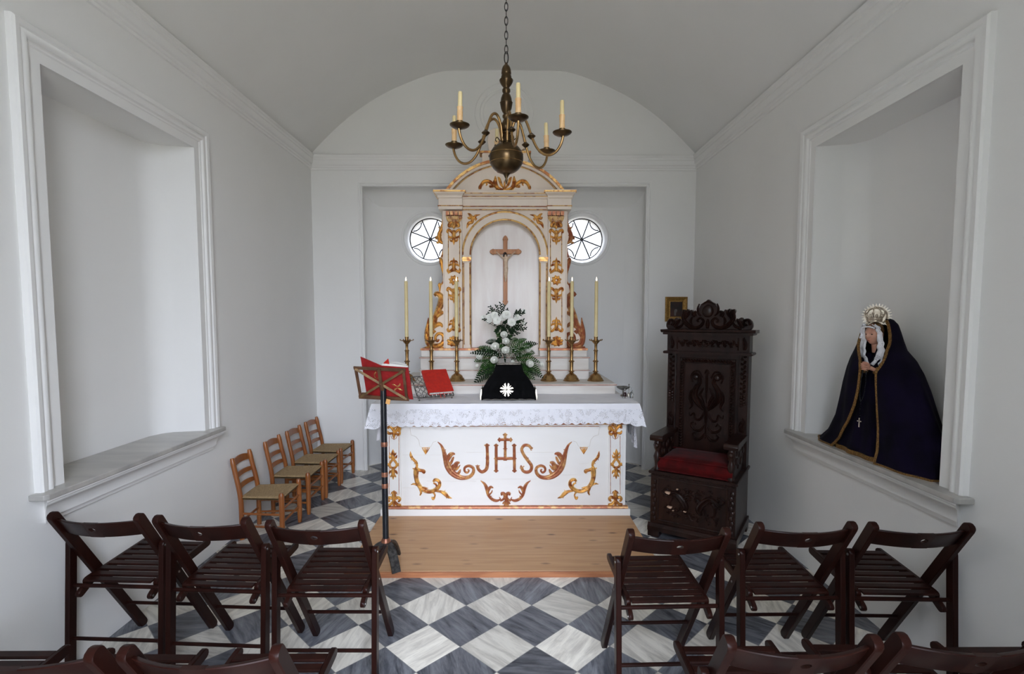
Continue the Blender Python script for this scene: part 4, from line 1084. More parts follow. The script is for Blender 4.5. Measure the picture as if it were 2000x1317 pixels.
build('white_edging', m, silver, vb, smooth=0)
m = MB(); zcx = zb+0.082; xcx = -0.015
for k in range(4):
    for s in (-1, 1):
        a = k*pi/2+s*0.30; r1 = 0.052
        continue
        p0 = (xcx+0.006*cos(a), zcx+0.006*sin(a)); p1 = (xcx+0.03*cos(a+s*0.10), zcx+0.03*sin(a+s*0.10)); p2 = (xcx+r1*cos(a+s*0.14), zcx+r1*sin(a+s*0.14)); p3 = (xcx+0.034*cos(a-s*0.18), zcx+0.034*sin(a-s*0.18))
        m.prism([p0, p1, p2, p3], yb-0.008, yb+0.03, 'y')
    a = k*pi/2
    cc, ss = cos(a), sin(a)
    for sg_ in (-1, 1):   # each arm is two long petals with a slit between them
        P = [(0.006, 0.001), (0.020, 0.002), (0.036, 0.006), (0.053, 0.010), (0.044, 0.021), (0.028, 0.017), (0.012, 0.008)]
        P = [(u_, w_*sg_) for u_, w_ in P]
        m.prism([(xcx+u_*cc-w_*ss, zcx+u_*ss+w_*cc) for u_, w_ in P], yb-0.010, yb+0.03, 'y')
    a = k*pi/2+pi/4
    m.prism([(xcx+0.004*cos(a-1), zcx+0.004*sin(a-1)), (xcx+0.038*cos(a-0.09), zcx+0.038*sin(a-0.09)), (xcx+0.048*cos(a), zcx+0.048*sin(a)), (xcx+0.038*cos(a+0.09), zcx+0.038*sin(a+0.09)), (xcx+0.004*cos(a+1), zcx+0.004*sin(a+1))], yb-0.006, yb+0.03, 'y')
m.ball((xcx, yb-0.006, zcx), 0.009, 0.006, 0.009)
build('cross_emblem', m, silver, vb, smooth=0)

# ------------------------------------------------------------ closed red book on a pierced metal stand
bs = thing('book_stand', 'pierced metal book rest holding the closed red book on the altar', 'book stand', (-0.6, 4.02, 0.915))
bs_c = Vector((-0.592, 4.06, 0.9155)); RZ_ = Matrix.Translation(bs_c) @ Matrix.Rotation(radians(30), 4, 'Z')
tilt = RZ_ @ Matrix.Translation((0, -0.05, 0.03)) @ Matrix.Rotation(radians(46), 4, 'X')
m = MB(); w2 = 0.15
for a, b in (((-w2, 0, 0), (-w2, 0.20, 0)), ((w2, 0, 0), (w2, 0.20, 0)), ((-w2, 0.20, 0), (w2, 0.20, 0)), ((-w2, 0.0, 0), (w2, 0.0, 0)), ((-w2, 0.1, 0), (w2, 0.1, 0))):
    m.tube([tilt @ Vector(a), tilt @ Vector(b)], 0.0035, 6)
for i in range(7):
    for j in range(4):
        cx_, cy_ = -w2+0.02+0.043*i, 0.026+0.049*j
        m.tube([tilt @ Vector((cx_+0.017*cos(t*pi/6), cy_+0.021*sin(t*pi/6), 0)) for t in range(12)], 0.0028, 5, closed=True)
for s in (-1, 1):
    m.tube([RZ_ @ Vector((s*w2, -0.05, 0.03)), RZ_ @ Vector((s*w2, 0.14, 0.012)), ], 0.0035, 6)
    m.tube([tilt @ Vector((s*w2, 0.18, 0)), RZ_ @ Vector((s*w2, 0.14, 0.012))], 0.003, 6)
build('pierced_rest', m, pewter, bs)
m = MB()
m.box(-w2, w2, -0.060, -0.055, 0.020, 0.034, M=RZ_)
for i in range(9): m.ball(RZ_ @ Vector((-w2+0.017+i*0.033, -0.062, 0.036)), 0.008, 0.003, 0.009, 8, 6)
build('front_ledge', m, pewter, bs)
for s in (-1, 1):
    for yy in (-0.05, 0.13):
        m = MB(); a = RZ_ @ Vector((s*(w2-0.015), yy, 0)); m.ball((a.x, a.y, a.z+0.007), 0.007); m.tube([(a.x, a.y, a.z+0.01), (a.x, a.y, a.z+0.03)], 0.003, 6)
        build('foot', m, pewter, bs)
rb = thing('closed_red_book', 'closed red missal with gilt-edged pages leaning on the metal book rest', 'book', tuple(bs_c))
bt = tilt @ Matrix.Translation((0.046, 0.01, 0.006))
build('page_block', MB().box(-0.098, 0.092, 0.0, 0.214, 0.004, 0.030, M=bt), paper, rb, smooth=0)
m = MB(); m.box(-0.104, 0.096, -0.003, 0.219, 0.0, 0.0042, M=bt, b=0.0); m.box(-0.104, 0.096, -0.003, 0.219, 0.030, 0.0345, M=bt)
m.grid(lambda u, v: bt @ Vector((-0.103-0.008*sin(pi*u), -0.003+0.222*v, 0.0345*u)), 8, 2)
build('cover', m, redleather, rb, smooth=30)
m = MB()
for x_, c_ in ((-0.02, 0), (0.01, 1)): m.box(x_, x_+0.005, -0.045, 0.0, 0.015, 0.0162, M=bt)
build('ribbon', m, redleather, rb, smooth=0)

# ------------------------------------------------------------ cruets
cw = thing('cruet', 'small glass cruet half full of red wine at the right end of the altar', 'cruet', (at(1220, 776, 4.1).x, 4.1, 0.915))
def cruet(t, col):
    prof = [(0.0, 0.001), (0.014, 0.001), (0.015, 0.004), (0.014, 0.02), (0.0165, 0.032), (0.012, 0.043), (0.006, 0.05), (0.006, 0.058), (0.0105, 0.063)]
    build('bottle', MB().lathe(prof, 20), glass, t, local=True, smooth=50)
    build('stopper', MB().lathe([(0.004, 0.056), (0.005, 0.064), (0.002, 0.068), (0.006, 0.075), (0.002, 0.082)], 12), glass, t, local=True)
    if col: build('wine', MB().lathe([(0.012, 0.012), (0.0125, 0.02), (0.0145, 0.032), (0.012, 0.040)], 16), wine, t, local=True)
cruet(cw, True)
cw2 = thing('cruet', 'small glass cruet of clear water at the right end of the altar', 'cruet', (at(1233.5, 776, 4.1).x, 4.1, 0.915)); cruet(cw2, False)
ds = thing('metal_dish', 'small dark metal dish on a foot behind the glass cruets', 'dish', (at(1217, 770, 4.2).x, 4.2, 0.915))
build('bowl', MB().lathe([(0.012, 0.05), (0.03, 0.056), (0.052, 0.070), (0.056, 0.078), (0.053, 0.077), (0.03, 0.062), (0.0, 0.058)], 28), pewter, ds, local=True, smooth=50)
build('foot', MB().lathe([(0.024, 0), (0.022, 0.006), (0.008, 0.014), (0.007, 0.04), (0.012, 0.051)], 20), pewter, ds, local=True, smooth=50)
bl = thing('hand_bell', 'little silver hand bell behind the clear glass cruet', 'bell', (at(1228, 768, 4.17).x+0.004, 4.185, 0.915))
build('bell_cup', MB().lathe([(0.017, 0), (0.014, 0.008), (0.011, 0.022), (0.006, 0.03), (0.0, 0.031)], 18), silver, bl, local=True)
build('handle', MB().lathe([(0.003, 0.03), (0.0025, 0.05), (0.005, 0.058), (0.0025, 0.066), (0.0025, 0.09), (0.005, 0.097), (0.001, 0.104)], 10), silver, bl, local=True)

# ------------------------------------------------------------ flowers
fl = thing('flower_arrangement', 'white carnations and roses with fern in two tiers behind the black velvet box', 'flower arrangement', (at(990, 740, 4.52).x, 4.52, 0.9975))
FYc = 4.50
def fp(px, py, d=0.0): return at(px, py, FYc+d)
K4 = 180/1129
def q4(u, w): return (900+u*K4, 580+w*K4)
build('vase', MB().lathe([(0.035, 0), (0.045, 0.01), (0.05, 0.05), (0.042, 0.10), (0.05, 0.12)], 20, c=(at(990, 740, 4.52).x, 4.52, 0.9975)), mat('dark_green_vase', (0.01, 0.03, 0.012)), fl)
def carnation(c, r, nrm):
    m = MB(); nrm = Vector(nrm).normalized(); R = nrm.to_track_quat('Z', 'Y').to_matrix().to_4x4()
    T = Matrix.Translation(c) @ R
    rnd = random.Random(int(c[0]*1e4) ^ int(c[2]*1e4))
    for ringi, (rr, zz, tl, n) in enumerate(((0.95, -0.15, 0.25, 9), (0.75, 0.1, 0.6, 8), (0.5, 0.3, 0.95, 7), (0.25, 0.42, 1.25, 5))):
        for k in range(n):
            a = 2*pi*k/n+rnd.uniform(-0.3, 0.3); dr = Vector((cos(a), sin(a), 0)); td = Vector((-sin(a), cos(a), 0))
            o = dr*(rr*r*0.30)+Vector((0, 0, zz*r*0.6)); L = r*(0.72 if ringi < 2 else 0.5); wd = r*0.44
            dd = dr*cos(tl)+Vector((0, 0, sin(tl)))
            P = lambda u, v: T @ (o + dd*(L*v)+td*(wd*(u*2-1)*sin(pi*(0.15+0.6*v)))+Vector((0, 0, r*0.10*sin(u*9+v*4)*v - r*0.18*v*v)))
            m.grid(P, 4, 3)
    m.ball(T @ Vector((0, 0, -0.02*r)), r*0.42, r*0.42, r*0.38, 8, 6)
    return m
def rose(c, r, nrm):
    m = MB(); nrm = Vector(nrm).normalized(); T = Matrix.Translation(c) @ nrm.to_track_quat('Z', 'Y').to_matrix().to_4x4()
    for ringi, (rr, h, n, op) in enumerate(((0.30, 1.0, 3, 0.1), (0.55, 0.95, 4, 0.25), (0.8, 0.85, 5, 0.45))):
        for k in range(n):
            a0 = 2*pi*k/n+ringi*0.7; sp_ = 2*pi/n*0.72
            def P(u, v, a0=a0, sp_=sp_, rr=rr, h=h, op=op):
                a = a0+(u-0.5)*2*sp_*(0.6+0.4*v); q = r*rr*(0.45+0.75*sin(pi*0.5*v)) + r*op*0.35*v**3
                return T @ Vector((q*cos(a), q*sin(a), r*(-0.7+1.45*h*v-0.18*(2*u-1)**2*v)))
            m.grid(P, 6, 5)
    m.ball(T @ Vector((0, 0, -0.1*r)), r*0.4, r*0.4, r*0.6, 8, 6)
    return m
car = [(410, 225, 48, -0.03), (350, 245, 44, 0.0), (345, 285, 42, 0.0), (440, 290, 50, -0.06), (560, 215, 56, -0.05), (625, 308, 52, -0.09), (690, 240, 44, -0.02), (275, 255, 36, 0.03), (505, 260, 38, 0.0), (775, 178, 34, 0.02), (765, 315, 30, 0.02)]
for u, w, r_, d in car:
    c = fp(*q4(u, w), d); m = carnation(c, r_*K4*4.5/FPX, ((u-520)/400, -1, 0.35)); build('carnation', m, petal, fl, smooth=60)
ros = [(530, 470, 40, -0.08), (552, 550, 40, -0.10), (425, 615, 46, -0.10), (548, 662, 44, -0.13), (242, 732, 44, -0.05), (412, 780, 42, -0.10), (815, 640, 42, -0.07), (838, 825, 46, -0.08), (975, 832, 36, 0.0), (395, 535, 30, 0.0), (722, 545, 26, 0.0), (632, 800, 22, -0.1), (205, 850, 24, 0.02)]
for u, w, r_, d in ros:
    c = fp(*q4(u, w), d); m = rose(c, r_*K4*4.5/FPX, ((u-560)/700, -1, 0.55)); build('rose', m, petal, fl, smooth=60)
rnd = random.Random(3)
def leafblade(m, base, direc, L, wd, up=Vector((0, -0.5, 1)), n=4):
    direc = Vector(direc).normalized(); side = direc.cross(up).normalized()
    nn = side.cross(direc)
    m.grid(lambda u, v: Vector(base)+direc*(L*v)+side*(wd*(u-0.5)*sin(pi*min(1, 0.12+v*0.88)))*1.0+nn*(0.12*wd*(1-abs(2*u-1))-0.25*L*v*v*0.3), 2, n)
def frond(base, tip, w, mt_=None, sag=0.03):
    """fern frond: midrib with paired leaflets"""
    m = MB(); base = Vector(base); tip = Vector(tip); L = (tip-base).length
    pts = []
    for i in range(15):
        t = i/14; pts.append(base.lerp(tip, t)+Vector((0, -0.02*sin(pi*t), sag*sin(pi*t))))
    m.tube(pts, [0.0016*(1-0.7*i/14) for i in range(15)], 5)
    for i in range(2, 15):
        t = i/14; d = (pts[min(14, i+1)]-pts[i-1]).normalized(); s = d.cross(Vector((0, -1, 0.2))).normalized()
        ll = w*sin(pi*(0.12+0.85*t))**0.8
        for q in (-1, 1):
            leafblade(m, pts[i], s*q+d*0.7+Vector((0, rnd.uniform(-0.2, 0.1), 0)), ll, L/14*0.75, up=Vector((0, -1, 0)), n=3)
    return m
fr = [((560, 760), (125, 690), 60), ((500, 740), (190, 660), 50), ((500, 760), (215, 600+20), 55), ((470, 800), (170, 790), 70), ((480, 850), (165, 1065), 90), ((500, 880), (200, 960), 80), ((450, 820), (230, 900), 70), ((500, 900), (300, 1010), 70),
      ((600, 700), (935, 575), 60), ((600, 720), (880, 600), 70), ((640, 760), (900, 690), 75), ((700, 800), (975, 940), 85), ((700, 850), (1000, 985), 80), ((650, 880), (900, 1010), 80), ((640, 780), (960, 800), 60), ((560, 640), (700, 520), 40), ((520, 640), (310, 560), 55), ((500, 600), (420, 400), 40), ((560, 600), (620, 480), 36), ((560, 700), (800, 520), 50), ((520, 700), (330, 720), 60), ((620, 860), (820, 950), 70), ((560, 740), (700, 640), 60), ((540, 740), (480, 600), 50), ((600, 800), (760, 720), 60), ((480, 860), (330, 860), 70), ((520, 900), (250, 860), 80), ((700, 900), (850, 1000), 80)]
for i, (a, b, w_) in enumerate(fr):
    d0 = rnd.uniform(-0.05, 0.02)
    m = frond(fp(*q4(*a), d0), fp(*q4(*b), d0-0.02), w_*K4*4.5/FPX)
    build('fern_frond', m, leaffern if i % 4 else leafdark, fl, smooth=0)
def sprig(base, tip, n, L, wd):
    m = MB(); base = Vector(base); tip = Vector(tip); m.tube([base, base.lerp(tip, 0.5)+Vector((0, 0, 0.004)), tip], 0.0016, 5)
    for i in range(n):
        t = 0.25+0.75*i/max(1, n-1); p = base.lerp(tip, t); d = (tip-base).normalized()
        s = d.cross(Vector((rnd.uniform(-0.4, 0.4), -1, rnd.uniform(-0.4, 0.4)))).normalized()*(1 if i % 2 else -1)
        leafblade(m, p, d*0.9+s*rnd.uniform(0.5, 1.1)+Vector((0, rnd.uniform(-0.5, 0.2), 0)), L*rnd.uniform(0.8, 1.15), wd, up=Vector((rnd.uniform(-0.6, 0.6), -1, rnd.uniform(-0.3, 0.6))))
    return m
sg = [((490, 260), (490, 85)), ((480, 260), (440, 110)), ((480, 230), (360, 120)), ((480, 240), (370, 165)), ((500, 250), (530, 110)), ((510, 240), (570, 165)), ((430, 250), (335, 205)), ((400, 330), (290, 275)), ((640, 270), (690, 180)), ((660, 260), (770, 190)), ((650, 250), (730, 170)),
      ((600, 350), (760, 290)), ((620, 360), (790, 335)), ((620, 370), (795, 385)), ((620, 380), (765, 405)), ((600, 390), (700, 450)), ((560, 380), (640, 470)), ((540, 380), (560, 450)), ((500, 360), (430, 430)), ((520, 340), (450, 370)), ((560, 330), (660, 350)), ((540, 330), (600, 400)), ((560, 360), (500, 440)), ((540, 330), (700, 400)), ((520, 320), (520, 410)), ((590, 330), (740, 360)), ((490, 300), (420, 330)), ((540, 400), (470, 520)), ((540, 420), (600, 520)),
      ((500, 340), (560, 300)), ((600, 360), (650, 430)), ((570, 370), (620, 440)), ((480, 350), (530, 430)), ((640, 330), (720, 300)), ((530, 520), (460, 560)), ((560, 420), (450, 470)), ((480, 480), (440, 560)), ((500, 560), (560, 640))]
for a, b in sg:
    d0 = rnd.uniform(-0.07, 0.03)
    m = sprig(fp(*q4(*a), d0), fp(*q4(*b), d0), 9, 34*K4*4.5/FPX, 16*K4*4.5/FPX)
    build('leaf_sprig', m, leafdark, fl, smooth=0)
m = MB()   # stems that carry the upper tier
for u in (500, 520, 545, 560): m.tube([fp(*q4(545, 830), 0), fp(*q4(u, 560), 0.01), fp(*q4(u-10, 330), 0.0)], 0.003, 6)
m.tube([fp(*q4(470, 400), 0), fp(*q4(380, 340), 0), fp(*q4(340, 320), 0)], 0.0018, 5)
build('stem_bundle', m, leafdark, fl)
m = MB()   # tiny filler blossom
for k in range(170):
    u = rnd.gauss(560, 150); w = rnd.gauss(690, 70)
    if 250 < u < 900 and 560 < w < 860:
        p = fp(*q4(u, w), rnd.uniform(-0.13, -0.05)); m.ball(p, 0.0028, seg=5, rings=4)
o = build('filler_blossom', m, petal, fl); o['kind'] = 'stuff'
# ------------------------------------------------------------ music stand with the open book
LX, LY = -0.752, 3.10
ms = thing('music_stand', 'tall music stand with black pole, copper bands and X-braced desk before the altar', 'music stand', (LX, LY, 0.036))
m = MB(); m.lathe([(0.0185, 0), (0.0185, 0.93)], 20, c=(LX, LY, 0.20)); build('pole', m, blackpole, ms)
for z in (0.790, 0.605, 0.535):
    build('copper_band', MB().lathe([(0.0192, -0.014), (0.0200, -0.010), (0.0200, 0.010), (0.0192, 0.014)], 20, c=(LX, LY, z)), copper, ms)
build('collar', MB().lathe([(0.022, 0), (0.034, 0.005), (0.036, 0.02), (0.028, 0.03), (0.030, 0.045), (0.026, 0.052), (0.022, 0.064)], 20, c=(LX, LY, 0.145)), copper, ms, smooth=45)
for i, a in enumerate((-52, -140, 75)):
    a = radians(a); d = Vector((cos(a), sin(a), 0)); sd = Vector((-sin(a), cos(a), 0))
    pts = [Vector((LX, LY, 0.178))+d*0.02, Vector((LX, LY, 0.172))+d*0.05, Vector((LX, LY, 0.145))+d*0.085, Vector((LX, LY, 0.095))+d*0.118, Vector((LX, LY, 0.043))+d*0.14]
    m = MB(); m.tube([Vector(p) for p in cr([tuple(p) for p in pts], 4)], 1, sq=(0.052, 0.014), up=(0, 0, 1)); build('leg', m, mat('worn_black_iron', (0.035, 0.033, 0.032), (0.09, 0.085, 0.08), 0.4, 0.5, scale=60) if i == 0 else bpy.data.materials['worn_black_iron'], ms, smooth=50)
# desk frame: local u (across), w (up the slope), n (towards the far side)
DM = Matrix.Translation((-0.755, 3.075, 1.162)) @ Matrix.Rotation(radians(-4), 4, 'Z') @ Matrix.Rotation(radians(2.2), 4, 'Y') @ Matrix.Rotation(radians(27), 4, 'X')
hw_, hh_ = 0.150, 0.112
m = MB()
for w in (-hh_, hh_-0.018): m.box(-hw_-0.004, hw_+0.004, -0.006, 0.004, w, w+0.018, M=DM)
for u in (-hw_, hw_-0.016): m.box(u, u+0.016, -0.008, 0.002, -hh_, hh_, M=DM)
woodbrass = mat('brown_varnished_slats', (0.17, 0.085, 0.045), (0.11, 0.055, 0.03), 0.35, 0.2, scale=20)
build('desk_frame', m, woodbrass, ms, smooth=0, bevel=0.001)
m = MB()
for s in (-1, 1):
    m.tube([DM @ Vector((-s*hw_*0.95, -0.009, -hh_*0.9)), DM @ Vector((s*hw_*0.95, -0.009, hh_*0.9))], 1, sq=(0.004, 0.014), up=(0, 0, 1))
build('cross_brace', m, mat('dull_brass_strip', (0.22, 0.13, 0.05), (0.13, 0.08, 0.035), 0.55, 0.4, scale=30), ms, smooth=0)
m = MB(); m.box(-0.009, 0.009, -0.016, -0.008, -0.02, hh_, M=DM); m.tube([DM @ Vector((0, -0.012, 0.01)), DM @ Vector((0, -0.006, -0.03)), (LX, LY, 1.115)], 0.013, 12)
build('bracket', m, woodbrass, ms)
build('ledge', MB().box(-hw_-0.004, hw_+0.004, -0.006, 0.055, -hh_-0.004, -hh_, M=DM), woodbrass, ms, smooth=0)
build('tape', MB().box(0.019, 0.044, -0.019, -0.017, 0, 0.03, M=Matrix.Translation((LX-0.003, LY, 1.045)) @ Matrix.Rotation(0.25, 4, 'Y')), tapemat, ms, smooth=0)
ob = thing('open_red_book', 'large open red book resting on the X-braced music stand, seen from behind its covers', 'book', (-0.75, 3.10, 1.06))
def B(u, n, w): return DM @ Vector((u, n, w))
def slab(mb, P, t):   # quad P with thickness vector along the desk normal
    nn = (DM.to_3x3() @ Vector((0, 1, 0)))*t
    a = [B(*p) for p in P]; mb.add(a+[q+nn for q in a], [(0, 1, 2, 3), (7, 6, 5, 4), (0, 4, 5, 1), (1, 5, 6, 2), (2, 6, 7, 3), (3, 7, 4, 0)])
m = MB()
slab(m, [(-0.118, 0.036, -hh_+0.002), (0.012, 0.010, -hh_+0.002), (0.012, 0.010, 0.118), (-0.118, 0.036, 0.158)], 0.004)
slab(m, [(0.012, 0.010, -hh_+0.002), (0.176, 0.012, -hh_-0.004), (0.168, 0.012, 0.112), (0.012, 0.010, 0.118)], 0.004)
build('cover', m, redcloth, ob, smooth=0)
m = MB()
slab(m, [(-0.108, 0.040, -hh_+0.008), (0.008, 0.016, -hh_+0.008), (0.008, 0.016, 0.108), (-0.108, 0.040, 0.135)], 0.016)
slab(m, [(0.012, 0.017, -hh_+0.008), (0.166, 0.018, -hh_+0.006), (0.160, 0.018, 0.108), (0.012, 0.017, 0.122)], 0.022)
m.grid(lambda u, v: B(0.012+0.14*u, 0.02+0.03*v+0.015*sin(pi*u), 0.119+0.006*sin(pi*(0.2+0.8*u))-0.008*v), 10, 4)
build('pages', m, paper, ob, smooth=30)
m = MB(); m.prism([(0.0, 0.0), (0.034, 0.034), (0.036, -0.004)], -0.001, 0.001, 'y', M=DM @ Matrix.Translation((0.016, 0.03, 0.125)))
build('ribbon_marker', m, redleather, ob, smooth=0)
m = MB()
for k in range(4):
    a = k*pi/2+pi/4
    relief(m, [[(0.088+0.0*cos(a), -0.03+0.006*sin(a), 0.006), (0.088+0.022*cos(a), -0.03+0.022*sin(a), 0.010), (0.088+0.036*cos(a+0.2), -0.03+0.036*sin(a+0.2), 0.003)]], lambda u, w, h: B(u, 0.0105-h*0.3, w), k=0.2)
build('gilt_stamp', m, gold, ob); m = MB()
relief(m, [[(-0.03, 0.07, 0.006), (-0.045, 0.045, 0.008), (-0.035, 0.02, 0.006), (-0.02, 0.03, 0.003)]], lambda u, w, h: B(u, 0.0155-h*0.3-0.2*(u+0.03), w), k=0.2)
build('gilt_stamp', m, gold, ob)

# ------------------------------------------------------------ carved throne
th = thing('carved_throne', 'tall dark carved wooden throne with crimson seat cushion in the right back corner', 'throne', (1.01, 3.62, 0), radians(-33))
LW, LD = 0.565, 0.50
def tb(nm, mb, mt_=throne_w, par=th, **k):
    k.setdefault('smooth', 35); return build(nm, mb, mt_, par, local=True, **k)
def tmap(d, flip=False): return lambda u, w, h: ((LW-u) if flip else u, d-h, w)
m = MB(); m.box(0, LW, 0, LD, 0.095, 0.455); tb('seat_box', m, smooth=0, bevel=0.004)
m = MB(); m.box(-0.012, LW+0.012, -0.014, LD, 0.455, 0.475, b=0.005)
for i in range(22): m.ball((0.015+i*(LW-0.03)/21, -0.010, 0.449), 0.010, 0.006, 0.006, 8, 5)
tb('seat_rim', m)
m = MB(); m.prism([(-0.022, 0.045), (-0.022, 0.075), (-0.014, 0.085), (-0.010, 0.098), (0.0, 0.100), (0.0, 0.045)], -0.012, LW+0.012, 'x'); m.box(LW, LW+0.014, -0.012, LD, 0.045, 0.098)
tb('base_moulding', m, smooth=20)
for u in (-0.012, LW-0.068):
    for d in (-0.015, LD-0.075):
        tb('foot', MB().box(u, u+0.08, d, d+0.075, 0, 0.05), smooth=0, bevel=0.003)
# front panel: frame and low relief of beasts and foliage
m = MB()
for a in (((0.055, 0.425), (LW-0.055, 0.425)), ((LW-0.055, 0.425), (LW-0.055, 0.125)), ((LW-0.055, 0.125), (0.055, 0.125)), ((0.055, 0.125), (0.055, 0.425))):
    m.tube([(a[0][0], -0.001, a[0][1]), (a[1][0], -0.001, a[1][1])], 0.006, 6)
rr = random.Random(11)
S = []
for s, c0 in ((-1, 0.20), (1, 0.38)):   # two confronted beasts in leaves
    S += [[(c0+s*0.085, 0.30, 0.02), (c0+s*0.03, 0.335, 0.04), (c0-s*0.02, 0.30, 0.05), (c0-s*0.045, 0.25, 0.045), (c0-s*0.03, 0.215, 0.02)], [(c0-s*0.03, 0.29, 0.04), (c0-s*0.06, 0.32, 0.03), (c0-s*0.075, 0.30, 0.02)],
          [(c0+s*0.04, 0.31, 0.02), (c0+s*0.06, 0.26, 0.018), (c0+s*0.05, 0.215, 0.014), (c0+s*0.075, 0.205, 0.01)], [(c0-s*0.01, 0.27, 0.02), (c0-s*0.005, 0.225, 0.016), (c0+s*0.02, 0.205, 0.01)], [(c0+s*0.085, 0.30, 0.014), (c0+s*0.115, 0.335, 0.016), (c0+s*0.09, 0.36, 0.014), (c0+s*0.07, 0.345, 0.01)]]
for i in range(95):
    u = rr.uniform(0.10, LW-0.10); w = rr.choice((rr.uniform(0.175, 0.225), rr.uniform(0.32, 0.375))) if 0.14 < u < LW-0.14 else rr.uniform(0.18, 0.37)
    a = rr.uniform(0, 6.28); L = rr.uniform(0.018, 0.035)
    S.append([(u, w, 0.004), (u+L*0.5*cos(a), w+L*0.5*sin(a), 0.016), (u+L*cos(a+0.5), w+L*sin(a+0.5), 0.003)])
relief(m, S, tmap(0.0), k=0.5, hmax=0.022)
for cx_ in (0.026, LW-0.026):
    for i in range(9): m.ball((cx_+0.004*(-1)**i, 0.0, 0.13+0.033*i), 0.015, 0.010, 0.019, 8, 6)
tb('front_carving', m)
m = MB()
for u, w, r_ in ((0.125, 0.335, 0.018), (0.140, 0.235, 0.017), (0.245, 0.225, 0.010), (0.165, 0.215, 0.006), (0.19, 0.37, 0.007)):
    m.prism([(u+r_*(1+0.3*sin(k*2.3))*cos(k*pi/4), w+r_*0.55*(1+0.3*cos(k*1.7))*sin(k*pi/4)) for k in range(8)], -0.019, -0.002, 'y')
tb('chipped_patch', m, chipped, smooth=0)
# back
BD = 0.385
m = MB(); m.box(0.0, LW, BD, LD, 0.475, 1.30)
tb('backrest', m, smooth=0, bevel=0.003)
m = MB()
for a, b in ((0.0, 0.062), (LW-0.062, LW)):
    tb('back_stile', MB().box(a, b, BD-0.022, BD, 0.70, 1.30), smooth=0, bevel=0.003)
rr = random.Random(5)
for f in (False, True):
    S = []; m = MB()
    for i in range(26):
        z = 0.98+0.3*i/26; a = (i*2.1); L = 0.026
        S.append([(0.031, z, 0.006), (0.031+L*0.5*cos(a), z+L*0.5*sin(a), 0.018), (0.031+L*0.8*cos(a+0.6), z+L*0.8*sin(a+0.6), 0.004)])
    relief(m, S, tmap(BD-0.022, f), k=0.6, hmax=0.016); tb('leaf_carving', m); m = MB()
    S = [[(0.031, 0.74, 0.03), (0.031, 0.78, 0.04), (0.02, 0.81, 0.02), (0.03, 0.84, 0.01)], [(0.04, 0.74, 0.02), (0.045, 0.79, 0.02), (0.038, 0.82, 0.008)]]
    relief(m, S, tmap(BD-0.022, f), k=0.6, hmax=0.016); tb('leaf_carving', m); m = MB()
    for i in range(8): 
        u = 0.031+0.010*(-1)**i
        m.ball(((LW-u) if f else u, BD-0.028, 0.93+0.008*i*1.3+0.0*i), 0.010, 0.008, 0.010, 8, 6)
    tb("stile_carving", m)
pass
# twisted rope frame
m = MB()
def rope(p, q):
    p = Vector(p); q = Vector(q); L = (q-p).length; n = int(L/0.020); d = (q-p).normalized()
    s = d.cross(Vector((0, -1, 0)))
    for i in range(n):
        c = p+d*(L*(i+0.5)/n)
        m.tube([c-d*0.010-s*0.012, c+Vector((0, -0.008, 0)), c+d*0.010+s*0.012], [0.003, 0.0085, 0.003], 7)
rope((0.105, BD-0.008, 1.235), (LW-0.105, BD-0.008, 1.235)); rope((0.105, BD-0.008, 0.58), (0.105, BD-0.008, 1.235)); rope((LW-0.105, BD-0.008, 1.235), (LW-0.105, BD-0.008, 0.58))
for o, r_ in ((-0.018, 0.004), (0.018, 0.004)):
    m.tube([(0.105+o, BD-0.002, 0.58), (0.105+o, BD-0.002, 1.235-o), (LW-0.105-o, BD-0.002, 1.235-o), (LW-0.105-o, BD-0.002, 0.58)], r_, 6)
tb('rope_moulding', m)
